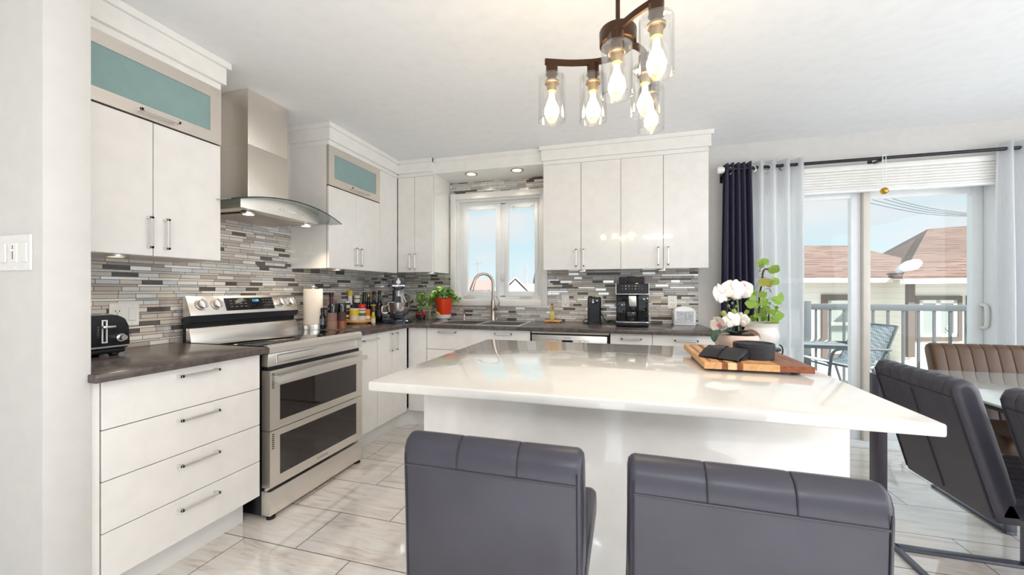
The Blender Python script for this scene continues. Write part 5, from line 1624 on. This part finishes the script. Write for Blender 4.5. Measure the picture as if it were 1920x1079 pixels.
# ------------------------------------------------------------------ things on the island
t = thing('cutting_board', 'thick striped wooden cutting board with juice groove on the island', 'cutting board', (0.45, 1.82, CT), R(0))
BX0, BX1, BY0, BY1, BZ0, BZ1 = 0.280, 0.622, 1.556, 2.06, CT + 0.010, CT + 0.033
strips = [(0.0, 0.17, 'maple'), (0.17, 0.225, 'walnut'), (0.225, 0.31, 'blondwood'), (0.31, 0.365, 'walnut'), (0.365, 0.70, 'maple'), (0.70, 1.0, 'walnut')]
for a, c, k in strips:
    x0, x1 = BX0 + (BX1 - BX0) * a, BX0 + (BX1 - BX0) * c
    build('wood_strip', MB().box(x0, x1, BY0, BY1, BZ0, BZ1, 0.0012, 1), M[k], t)
build('juice_groove', MB().box(BX0 + 0.02, BX0 + 0.028, BY0 + 0.02, BY1 - 0.02, BZ1 - 0.001, BZ1 + 0.0004).box(BX1 - 0.028, BX1 - 0.02, BY0 + 0.02, BY1 - 0.02, BZ1 - 0.001, BZ1 + 0.0004).box(BX0 + 0.028, BX1 - 0.028, BY0 + 0.02, BY0 + 0.028, BZ1 - 0.001, BZ1 + 0.0004).box(BX0 + 0.028, BX1 - 0.028, BY1 - 0.028, BY1 - 0.02, BZ1 - 0.001, BZ1 + 0.0004), M['walnut'], t)
for x in (BX0 + 0.04, BX1 - 0.04):
    for y in (BY0 + 0.05, BY1 - 0.05):
        build('foot', MB().lathe([(0, 0), (0.014, 0), (0.014, 0.011), (0, 0.011)], (x, y, CT), 14), M['black'], t)
tx, ty = 0.482, 1.712
t = thing('round_tin', 'low round matte black lidded tin on the cutting board', 'tin', (tx, ty, BZ1 + 0.0005))
build('body', MB().lathe([(0, 0.0), (0.066, 0.0), (0.068, 0.002), (0.068, 0.048), (0.066, 0.050), (0, 0.046)], (tx, ty, BZ1 + 0.0005), 44), M['matteblack'], t)
build('lid_band', MB().lathe([(0.0685, 0.020), (0.0695, 0.0205), (0.0705, 0.048), (0.069, 0.055), (0.064, 0.056), (0.060, 0.050), (0.0, 0.049)], (tx + 0.001, ty + 0.006, BZ1 + 0.0025), 44), M['matteblack'], t)
t = thing('eyeglass_pouch', 'folded black leather pouch with a flap on the cutting board', 'pouch', (0.372, 1.675, BZ1), R(-38), local=True)
pr = [(-0.045, 0.001), (0.03, 0.001), (0.045, 0.008), (0.050, 0.022), (0.042, 0.036), (0.020, 0.042), (-0.02, 0.030), (-0.058, 0.006)]
build('case', cushion(pr, [(-0.075, 1), (-0.03, 0), (0.03, 0), (0.075, 1)], 'x', 0.0, 0.006), M['matteblack'], t, angle=50)
build('flap', MB().loft([[(x, u, z + 0.0022) for u, z in ((-0.060, 0.006), (-0.02, 0.031), (0.02, 0.0435), (0.043, 0.037), (0.051, 0.022))] for x in (-0.035, 0.0)], closed=False), M['black'], t)
sm = MB()
for k in range(5):
    sm.ball((-0.06 + 0.03 * k, 0.0505, 0.018), 0.006, sy=0.4, n=10)
build('studs', sm, M['blackgloss'], t)

# orchid
ox, oy = 0.535, 2.158
t = thing('potted_orchid', 'white orchid with pink-hearted flowers in a low blush bowl', 'orchid', (ox, oy, CT))
build('pot', MB().lathe([(0, 0), (0.062, 0), (0.085, 0.018), (0.099, 0.045), (0.100, 0.062), (0.092, 0.078), (0.087, 0.078), (0.090, 0.062), (0, 0.060)], (ox, oy, CT), 40), M['pinkceramic'], t, angle=60)
build('soil', MB().lathe([(0.088, 0.066), (0.04, 0.074), (0, 0.076)], (ox, oy, CT), 24), M['soil'], t)
D = 1.96
def lf(name, pts, w, m):
    pts = spline([Vector(p) for p in pts], 5)
    rows = []
    n = len(pts)
    for i, p in enumerate(pts):
        d = (pts[min(i + 1, n - 1)] - pts[max(i - 1, 0)]).normalized()
        sd = d.cross(Vector((0, 0, 1)))
        sd = sd.normalized() if sd.length > 1e-4 else Vector((1, 0, 0))
        s = i / (n - 1)
        ww = w / 2 * max(0.02, math.sin(PI * min(1, 0.18 + 0.82 * s)) ** 0.7)
        nn = sd.cross(d)
        rows.append([p - sd * ww + nn * ww * 0.35, p - sd * ww * 0.5 + nn * ww * 0.1, p, p + sd * ww * 0.5 + nn * ww * 0.1, p + sd * ww + nn * ww * 0.35])
    o = build(name, MB().loft(rows, closed=False), m, t, angle=180)
    md = o.modifiers.new('thickness', 'SOLIDIFY')
    md.thickness = 0.002
lf('leaf', [at(1380, 630, D), at(1362, 623, D - 0.06), at(1343, 627, D - 0.10), at(1339, 642, D - 0.11)], 0.055, M['leafdark'])
lf('leaf', [at(1378, 630, D), at(1398, 622, D - 0.05), at(1415, 628, D - 0.09), at(1424, 640, D - 0.11)], 0.055, M['leafbrown'])
lf('leaf', [at(1382, 630, D), at(1392, 624, D - 0.03), at(1404, 623, D - 0.02), at(1412, 626, D + 0.02)], 0.05, M['leafdark'])
b = MB().tube([at(1386, 632, D), at(1384, 600, D), at(1383, 570, D - 0.005), at(1379, 556, D - 0.01), at(1370, 553, D - 0.02), at(1360, 545, D - 0.02)], 0.0042, 8, 5)
b.tube([at(1380, 556, D - 0.01), at(1387, 553, D - 0.02), at(1388, 545, D - 0.02)], 0.003, 8, 4)
b.tube([at(1370, 629, D), at(1371, 610, D - 0.01), at(1373, 590, D - 0.01)], 0.0035, 8, 4)
b.tube([at(1370, 622, D), at(1362, 614, D - 0.01), at(1354, 607, D - 0.02)], 0.003, 8, 4)
b.tube([at(1372, 603, D), at(1364, 596, D - 0.01), at(1357, 590, D - 0.01)], 0.0025, 8, 4)
b.tube([at(1378, 556, D), at(1366, 563, D - 0.02), at(1360, 562, D - 0.02)], 0.0025, 8, 4)
b.tube([at(1365, 574, D), at(1370, 581, D), at(1378, 579, D), at(1381, 572, D)], 0.0022, 8, 4)
build('stem', b, M['stem'], t)
def flower(px, py, d, size, tilt, roll, seed):
    rnd = random.Random(seed)
    c = at(px, py, d)
    mm = Matrix.Translation(c) @ Matrix.Rotation(R(YAW) + R(tilt[0]), 4, 'Z') @ Matrix.Rotation(R(tilt[1]), 4, 'X') @ Matrix.Rotation(R(roll), 4, 'Y')
    b = MB()
    for k, (a, L, Wd) in enumerate(((90, 1.0, 0.85), (14, 1.1, 1.45), (166, 1.1, 1.45), (-46, 0.95, 0.85), (226, 0.95, 0.85))):
        a = R(a)
        off = 0.004 if k in (1, 2) else 0.0
        q = MB().leaf((0, -off, 0), (math.cos(a), -0.12, math.sin(a)), (0, -1, 0), size * L * 0.55, size * Wd * 0.55, -0.10, 0.16, 8, power=1.05)
        me = bpy.data.meshes.new('tmp')
        q.bm.to_mesh(me)
        me.transform(mm)
        b.bm.from_mesh(me)
        bpy.data.meshes.remove(me)
    o = build('flower', b, M['petal'], t, angle=180)
    md = o.modifiers.new('thickness', 'SOLIDIFY')
    md.thickness = 0.001
    hb = MB()
    for dx, dz, r in ((0, -0.004, 0.008), (-0.006, 0.002, 0.006), (0.006, 0.002, 0.006), (0, -0.013, 0.005)):
        hb.ball(mm @ Vector((dx, -0.010, dz)), r, n=8)
    build('flower_heart', hb, M['pink'], o)
flower(1357, 551, D - 0.045, 0.100, (-150, 12), 10, 1)
flower(1377, 545, D - 0.055, 0.100, (172, -8), -12, 2)
flower(1387, 548, D - 0.01, 0.105, (148, -20), 14, 3)
flower(1351, 609, D - 0.05, 0.085, (-70, 14), -30, 4)
flower(1374, 601, D - 0.04, 0.080, (176, 4), 15, 5)
flower(1386, 601, D - 0.02, 0.075, (120, -8), -12, 6)
hb = MB()
for px, py in ((1390, 533), (1394, 536), (1386, 536)):
    hb.ball(at(px, py, D - 0.02), 0.009, n=8)
build('flower_heart', hb, M['pink'], t)
for px, py, r, m in ((1356.5, 588, 0.0135, 'bud'), (1376, 585, 0.0125, 'bud'), (1366, 574, 0.0075, 'stem'), (1380, 575, 0.006, 'stem'), (1365, 562, 0.0065, 'stem'), (1373, 569, 0.006, 'stem')):
    build('bud', MB().ball(at(px, py, D - 0.02), r, sz=1.15, n=12), M[m], t)

# pot plant on an iron stand beyond the island
PD = 2.55
pc = at(1427, 605, PD)
sz = 0.838
t = thing('plant_stand', 'black wrought iron plant stand with scrolls beyond the island', 'plant stand', (pc.x, pc.y, 0))
b = MB().lathe([(0.10, sz - 0.012), (0.11, sz - 0.012), (0.11, sz - 0.004), (0.10, sz - 0.004), (0.10, sz - 0.012)], (pc.x, pc.y, 0), 32)
build('ring', b, M['black'], t)
build('shelf', MB().lathe([(0, sz - 0.006), (0.102, sz - 0.006), (0.102, sz - 0.001), (0, sz - 0.001)], (pc.x, pc.y, 0), 32), M['black'], t)
for k in range(3):
    a = R(25 + 120 * k)
    ca, sa = math.cos(a), math.sin(a)
    build('leg', MB().tube([(pc.x + ca * 0.105, pc.y + sa * 0.105, sz - 0.01), (pc.x + ca * 0.085, pc.y + sa * 0.085, 0.5), (pc.x + ca * 0.10, pc.y + sa * 0.10, 0.25), (pc.x + ca * 0.15, pc.y + sa * 0.15, 0.007)], 0.007, 8, 6), M['black'], t)
    sc = []
    for i in range(26):
        th = 2 * PI * 1.25 * i / 25
        rr = 0.008 + 0.020 * i / 25
        r_ = 0.137 + rr * math.cos(th)
        sc.append((pc.x + ca * r_, pc.y + sa * r_, sz - 0.03 + rr * math.sin(th) * 1.5))
    build('scroll', MB().tube(sc, 0.0042, 8), M['black'], t)
t = thing('potted_plant', 'trailing plant with round green leaves in a pale ribbed pot on the iron stand', 'potted plant', (pc.x, pc.y, sz))
build('pot', MB().lathe([(0, 0), (0.062, 0), (0.066, 0.008), (0.085, 0.03), (0.101, 0.07), (0.100, 0.10), (0.090, 0.128), (0.088, 0.136), (0.096, 0.148), (0.103, 0.160), (0.098, 0.161), (0.088, 0.148), (0.084, 0.12), (0, 0.118)], (pc.x, pc.y, sz), 44), M['ceramic'], t, angle=60)
build('soil', MB().lathe([(0.086, 0.130), (0.04, 0.138), (0, 0.139)], (pc.x, pc.y, sz), 24), M['soil'], t)
b = MB()
b.tube([at(1420, 603, PD), at(1424, 575, PD - 0.02), at(1424, 555, PD), at(1429, 530, PD), at(1430, 514, PD), at(1433, 506, PD), at(1440, 505, PD)], 0.0055, 8, 5)
b.tube([at(1441, 603, PD), at(1442, 585, PD)], 0.005, 8, 3)
build('trunk', b, M['twig'], t)
b = MB()
LV = [(1424, 492, 9), (1432, 490, 10), (1436, 492, 11), (1428, 499, 8), (1446, 508, 13), (1453, 505, 14), (1432, 530, 15), (1441, 529, 11), (1453, 528, 14), (1443, 541, 14), (1405, 545, 13), (1413, 549, 9), (1430, 553, 12), (1411, 559, 11), (1408, 570, 16), (1417, 571, 13), (1433, 567, 13), (1443, 571, 9), (1456, 564, 17), (1465, 557, 15), (1427, 586, 17), (1436, 580, 14), (1447, 585, 10), (1454, 587, 13), (1461, 592, 14), (1400, 586, 8), (1412, 597, 11), (1424, 598, 9), (1438, 598, 10), (1452, 600, 14), (1404, 601, 8), (1398, 599, 8), (1442, 533, 11), (1456, 577, 6), (1431, 598, 10), (1419, 592, 9)]
rnd = random.Random(4)
LA, LB = MB(), MB()
for i, (px, py, s) in enumerate(LV):
    dd = PD + rnd.uniform(-0.06, 0.05)
    p = at(px, py, dd)
    L = s * 1.25 * PD / FPX
    dr = Vector((rnd.uniform(-1, 1), rnd.uniform(-0.3, 0.3), rnd.uniform(-0.9, 0.6))).normalized()
    (LB if i in (6, 7, 9, 32) else LA).leaf(p - dr * L / 2, dr, (rnd.uniform(-0.5, 0.5), -1, rnd.uniform(-0.1, 0.6)), L, L * 0.95, 0.08, 0.18, 6, power=0.95)
    anchor = at(1424 + rnd.uniform(-1, 1), min(603, max(510, py + rnd.uniform(-16, 12))), PD)
    b.tube([anchor, (anchor + p) / 2 + Vector((0, 0, 0.012)), p], 0.0014, 5, 3)
build('stalks', b, M['stem'], t)
lo = build('leaves', LA, M['leaf'], t, angle=180)
l2 = build('olive_leaves', LB, M['leafolive'], t, angle=180)

# ------------------------------------------------------------------ balcony
struct('balcony_deck', (lambda q: [q.box(0.2, 5.2, 3.87 + 0.145 * k, 4.008 + 0.145 * k, -0.05, -0.015) for k in range(14)] and q)(MB()), M['deck'], flat=True)
RYY, RZ = 5.80, 1.04
t = thing('balcony_railing', 'grey balcony railing with thin balusters behind the patio furniture', 'railing', (2.6, RYY, -0.015))
build('top_rail', MB().box(0.2, 4.06, RYY - 0.02, RYY + 0.02, RZ - 0.075, RZ, 0.004), M['railing'], t)
build('bottom_rail', MB().box(0.2, 4.06, RYY - 0.015, RYY + 0.015, 0.05, 0.09, 0.003), M['railing'], t)
for x in (0.40, 2.215, 4.03):
    build('post', MB().box(x - 0.045, x + 0.045, RYY - 0.045, RYY + 0.045, -0.015, RZ + 0.035, 0.004), M['railing'], t)
k = 0
x = 0.55
while x < 3.95:
    if abs(x - 2.215) > 0.08:
        build('baluster', MB().box(x - 0.011, x + 0.011, RYY - 0.011, RYY + 0.011, 0.09, RZ - 0.075), M['railing'], t)
    x += 0.148
build('side_rail', MB().box(4.01, 4.05, 3.9, RYY - 0.045, RZ - 0.075, RZ, 0.004), M['railing'], t)
y = 4.05
while y < 5.7:
    build('baluster', MB().box(4.019, 4.041, y - 0.011, y + 0.011, -0.015, RZ - 0.075), M['railing'], t)
    y += 0.148
t = thing('patio_table', 'low glass-topped patio table with grey metal frame on the balcony', 'table', (1.64, 4.61, -0.015))
TX0, TX1, TY0, TY1, TZ = 1.25, 2.02, 4.32, 4.90, 0.70
build('glass_top', MB().box(TX0, TX1, TY0, TY1, TZ - 0.006, TZ, 0.002), M['tableglass'], t)
build('frame', MB().box(TX0, TX1, TY0 - 0.004, TY0 + 0.03, TZ - 0.036, TZ - 0.007).box(TX0, TX1, TY1 - 0.03, TY1 + 0.004, TZ - 0.036, TZ - 0.007).box(TX0, TX0 + 0.03, TY0 + 0.03, TY1 - 0.03, TZ - 0.036, TZ - 0.007).box(TX1 - 0.03, TX1, TY0 + 0.03, TY1 - 0.03, TZ - 0.036, TZ - 0.007), M['railing'], t)
for sx in (TX0 + 0.06, TX1 - 0.42):
    for yy in (TY0 + 0.06, TY1 - 0.06):
        build('leg', MB().tube([(sx, yy, TZ - 0.02), (sx + 0.01, yy, 0.35), (sx, yy, -0.014)], 0.016, 10, 4), M['railing'], t)
build('stretcher', MB().box(TX0 + 0.06, TX1 - 0.42, TY0 + 0.05, TY0 + 0.07, 0.52, 0.54).box(TX0 + 0.06, TX1 - 0.42, TY0 + 0.05, TY0 + 0.07, 0.06, 0.08), M['railing'], t)

def patio_chair(label, loc, rz):
    t = thing('patio_chair', label, 'chair', loc, R(rz), local=True)
    W2 = 0.27
    # faces +x
    rows = []
    for u, z in ((0.26, 0.455), (0.20, 0.440), (0.0, 0.405), (-0.18, 0.395), (-0.235, 0.43), (-0.30, 0.56), (-0.39, 0.80), (-0.405, 0.84)):
        rows.append([(u, y, z - 0.012 * (1 - (y / W2) ** 2)) for y in (-W2, -W2 / 2, 0, W2 / 2, W2)])
    s = build('sling', MB().loft(rows, closed=False), M['wicker'], t, angle=180)
    md = s.modifiers.new('thickness', 'SOLIDIFY')
    md.thickness = 0.010
    for sg in (-1, 1):
        y = sg * (W2 + 0.012)
        build('side_frame', MB().tube([(0.27, y, 0.455), (0.20, y, 0.440), (0.0, y, 0.405), (-0.18, y, 0.395), (-0.235, y, 0.43), (-0.30, y, 0.56), (-0.39, y, 0.80), (-0.41, y, 0.85)], 0.013, 8, 3), M['railing'], t)
        y2 = sg * (W2 + 0.035)
        build('leg', MB().tube([(-0.33, y2, 0.60), (-0.10, y2, 0.605), (0.16, y2, 0.60), (0.235, y2, 0.55), (0.26, y2, 0.40), (0.30, y2, 0.012)], 0.014, 8, 4), M['railing'], t)
        build('leg', MB().tube([(-0.17, y2 - sg * 0.015, 0.40), (-0.24, y2, 0.20), (-0.30, y2, 0.012)], 0.014, 8, 4), M['railing'], t)
    build('cross_bar', MB().tube([(-0.405, -W2 - 0.01, 0.845), (-0.405, W2 + 0.01, 0.845)], 0.012, 8).tube([(0.25, -W2 - 0.03, 0.42), (0.25, W2 + 0.03, 0.42)], 0.011, 8).tube([(-0.28, -W2 - 0.03, 0.10), (-0.28, W2 + 0.03, 0.10)], 0.011, 8), M['railing'], t)
    return t
patio_chair('grey wicker patio armchair leaning back beside the glass patio table', (2.30, 5.26, -0.015), 190)

# ------------------------------------------------------------------ the house across the yard (seen from the first floor)
solo('yard', MB().box(-70, 90, 6.2, 160, -2.75, -2.70), M['ground'], 'pale ground around the neighbouring houses', 'ground', (10, 60, -2.75))['kind'] = 'structure'
def hl(lat, d, z):
    return (lat - 9.0, d - 11.0, z + 2.70)
cc, ss = math.cos(R(YAW)), math.sin(R(YAW))
hloc = (9.0 * cc - 11.0 * ss, 9.0 * ss + 11.0 * cc, -2.70)
t = thing('neighbour_house', 'cream neighbouring house with brown shingle roof behind the railing', 'house', hloc, R(YAW), local=True)
def hbox(B, a, b, c, d, e, f):
    p, q = hl(a, c, e), hl(b, d, f)
    return B.box(p[0], q[0], p[1], q[1], p[2], q[2])
build('wall', hbox(MB(), 1.0, 11.0, 11.0, 18.0, -2.7, 1.50), M['siding'], t, flat=True)
build('wing_wall', hbox(MB(), 10.40, 22.0, 10.40, 20.0, -2.7, 1.50), M['siding'], t, flat=True)
def poly(B, pts, th=0.08):
    A = [Vector(hl(*p)) for p in pts]
    return B.loft([A, [p + Vector((0, 0, th)) for p in A]])
build('roof', poly(poly(MB(), [(1.0, 10.55, 1.535), (12.5, 10.55, 1.535), (12.5, 14.6, 2.80), (1.0, 14.6, 2.80)]), [(1.0, 14.6, 2.80), (12.5, 14.6, 2.80), (12.5, 18.6, 1.535), (1.0, 18.6, 1.535)]), M['shingle'], t, flat=True)
build('wing_roof', poly(poly(MB(), [(9.95, 10.0, 1.50), (22.0, 10.0, 1.66), (22.0, 13.6, 3.86), (15.9, 15.0, 3.48)]), [(9.95, 10.0, 1.50), (15.9, 15.0, 3.48), (16.05, 17.0, 2.74), (11.6, 13.6, 1.60)]), M['shingle'], t, flat=True)
build('gutter', hbox(MB(), 1.0, 10.2, 10.50, 10.62, 1.42, 1.54), M['gutter'], t)
g2 = [hl(9.93, 9.93, 1.37), hl(9.93, 10.05, 1.37), hl(9.93, 10.05, 1.50), hl(9.93, 9.93, 1.50)]
g3 = [hl(22.0, 9.93, 1.53), hl(22.0, 10.05, 1.53), hl(22.0, 10.05, 1.66), hl(22.0, 9.93, 1.66)]
build('gutter', MB().loft([g2, g3]), M['gutter'], t)
build('corner_post', hbox(MB(), 10.42, 10.60, 10.32, 10.41, -0.55, 1.38), M['browntrim'], t)
build('porch_step', hbox(MB(), 6.0, 11.0, 10.6, 11.0, -1.2, -0.72), M['gutter'], t)
def hwin(a, b, z0, z1, d, tw=0.11, cols=2):
    tr = MB()
    for (p, q, r, s) in ((a, a + tw, z0, z1), (b - tw, b, z0, z1), (a + tw, b - tw, z1 - tw, z1), (a + tw, b - tw, z0, z0 + tw)):
        hbox(tr, p, q, d - 0.05, d + 0.01, r, s)
    o = build('window', tr, M['browntrim'], t)
    fr = MB()
    i = tw
    for (p, q, r, s) in ((a + i, a + i + 0.1, z0 + i, z1 - i), (b - i - 0.1, b - i, z0 + i, z1 - i), (a + i, b - i, z1 - i - 0.09, z1 - i), (a + i, b - i, z0 + i, z0 + i + 0.09)):
        hbox(fr, p, q, d - 0.035, d + 0.01, r, s)
    if cols == 2:
        m_ = (a + b) / 2
        hbox(fr, m_ - 0.06, m_ + 0.06, d - 0.035, d + 0.01, z0 + i, z1 - i)
    else:
        m_ = z0 + (z1 - z0) * 0.55
        hbox(fr, a + i, b - i, d - 0.035, d + 0.01, m_ - 0.05, m_ + 0.05)
    build('window_frame', fr, M['gutter'], o)
    build('pane', hbox(MB(), a + i + 0.08, b - i - 0.08, d - 0.012, d + 0.01, z0 + i + 0.07, z1 - i - 0.07), M['housepane'], o, flat=True)
    return o
hwin(8.66, 10.0, -0.72, 1.09, 11.0, 0.16, 1)
o = hwin(10.64, 11.88, -0.13, 1.065, 10.40)
p = hl(11.52, 10.375, 0.16)
text('window_sign', 'S', 0.26, p, ROT_Y, M['whitepaint'], o, 0.004)
hwin(12.02, 13.2, -0.13, 1.065, 10.40)
# heap of snow in the valley of that roof
sc_ = at(1703, 502, 10.45)
b = MB()
for k in range(8):
    s_ = k / 7
    q = at(1690 + 27 * s_, 508 - 14 * s_, 10.45)
    b.ball(q, 0.13 + 0.05 * math.sin(PI * s_) , sz=0.85, n=12)
solo('snow_heap', b, M['snow'], 'white heap of snow lying in the valley of the brown shingle roof', 'snow', tuple(sc_), angle=180)

# overhead cables
for k, (y0, y1, ym) in enumerate(((361, 401, 392), (367, 403, 397), (374, 404, 402), (381, 405, 406))):
    pts = [at(1600, y0 - 11, 17), at(1640, y0 + 2, 17), at(1740, (y0 + y1) / 2 + 9, 17.5), at(1845, y1 + 2, 18), at(1960, y1 + 10, 18.5)]
    solo('overhead_cable', MB().tube(pts, 0.011, 5, 4), M['wire'], 'thin black overhead cable in the sky above the brown roof', 'cable', tuple(pts[2]), 'overhead cables above the neighbouring house')

# houses and poles far beyond the sink window
def far_house(label, la0, la1, d, depth, ze, zr, wall, roof, ridge='y'):
    mid = (la0 + la1) / 2
    loc = (mid * cc - d * ss, mid * ss + d * cc, -2.70)
    t = thing('far_house', label, 'house', loc, R(YAW), 'houses beyond the sink window', local=True)
    h = (la1 - la0) / 2
    e, r = ze + 2.7, zr + 2.7
    build('wall', MB().prism([(-h, 0), (h, 0), (h, e), (0, r - 0.12), (-h, e)], 'y', 0, depth) if ridge == 'y' else MB().box(-h, h, 0, depth, 0, e), wall, t, flat=True)
    if ridge == 'y':
        rf = MB()
        for s in (-1, 1):
            rf.loft([[Vector((s * (h + 0.3), yy, e - 0.12)), Vector((0, yy, r)), Vector((0, yy, r + 0.12)), Vector((s * (h + 0.3), yy, e))] for yy in (-0.1, depth + 0.1)])
    else:
        rf = MB().prism([(-0.4, e), (depth / 2, r), (depth + 0.4, e)], 'x', -h - 0.3, h + 0.3)
    build('roof', rf, roof, t, flat=True)
    build('window', MB().box(-h * 0.45, h * 0.1, -0.03, 0.02, e - 1.3, e - 0.35), M['housepane'], t, flat=True)
    return t
far_house('far house with faded red roof at the left of the sink window view', -5.1, -1.85, 26, 8, 1.25, 2.05, M['whitewall'], M['redroof'], 'x')
far_house('low white house with pale roof behind the tap', -3.2, -1.1, 42, 8, 0.85, 1.55, M['whitewall'], M['greyroof'], 'x')
far_house('white gabled house in the right half of the sink window view', -0.75, 1.25, 30, 9, 1.0, 2.15, M['whitewall'], M['snow'], 'y')
far_house('grey-roofed house at the right edge of the sink window view', 0.9, 4.2, 40, 9, 1.1, 1.95, M['cream'], M['greyroof'], 'x')
def pole(label, px, ytop, d, bars):
    p = at(px, 545, d)
    t = thing('utility_pole', label, 'pole', (p.x, p.y, -2.7), group='utility poles')
    zt = at(px, ytop, d).z
    build('mast', MB().cyl((p.x, p.y, -2.7), (p.x, p.y, zt), 0.075, 0.055, 10), M['pole'], t)
    for z, w_ in bars:
        build('crossarm', MB().box(p.x - w_, p.x + w_, p.y - 0.04, p.y + 0.04, zt + z - 0.04, zt + z + 0.04), M['pole'], t)
pole('utility pole rising behind the faded red roof', 897, 488, 38, ((-0.35, 0.35), (-1.6, 0.12)))
pole('utility pole with two crossarms in the right casement', 987, 497, 39.35, ((-0.5, 0.3), (-1.0, 0.45)))
b = MB()
tp = at(958, 545, 42)
rnd = random.Random(9)
b.tube([(tp.x, tp.y, -2.7), (tp.x, tp.y, 2.0)], 0.09, 6)
for k in range(26):
    a = rnd.uniform(0, 2 * PI)
    z = rnd.uniform(0.2, 2.6)
    r = rnd.uniform(0.3, 0.9)
    b.tube([(tp.x, tp.y, z - 0.6), (tp.x + r * 0.5 * math.cos(a), tp.y + r * 0.5 * math.sin(a), z), (tp.x + r * math.cos(a), tp.y + r * math.sin(a), z + 0.8)], 0.02, 5)
solo('bare_tree', b, M['pole'], 'leafless grey tree behind the white gabled house', 'tree', (tp.x, tp.y, -2.7))

# ------------------------------------------------------------------ tidy up
for o in bpy.data.objects:
    if '_o' in o:
        del o['_o']
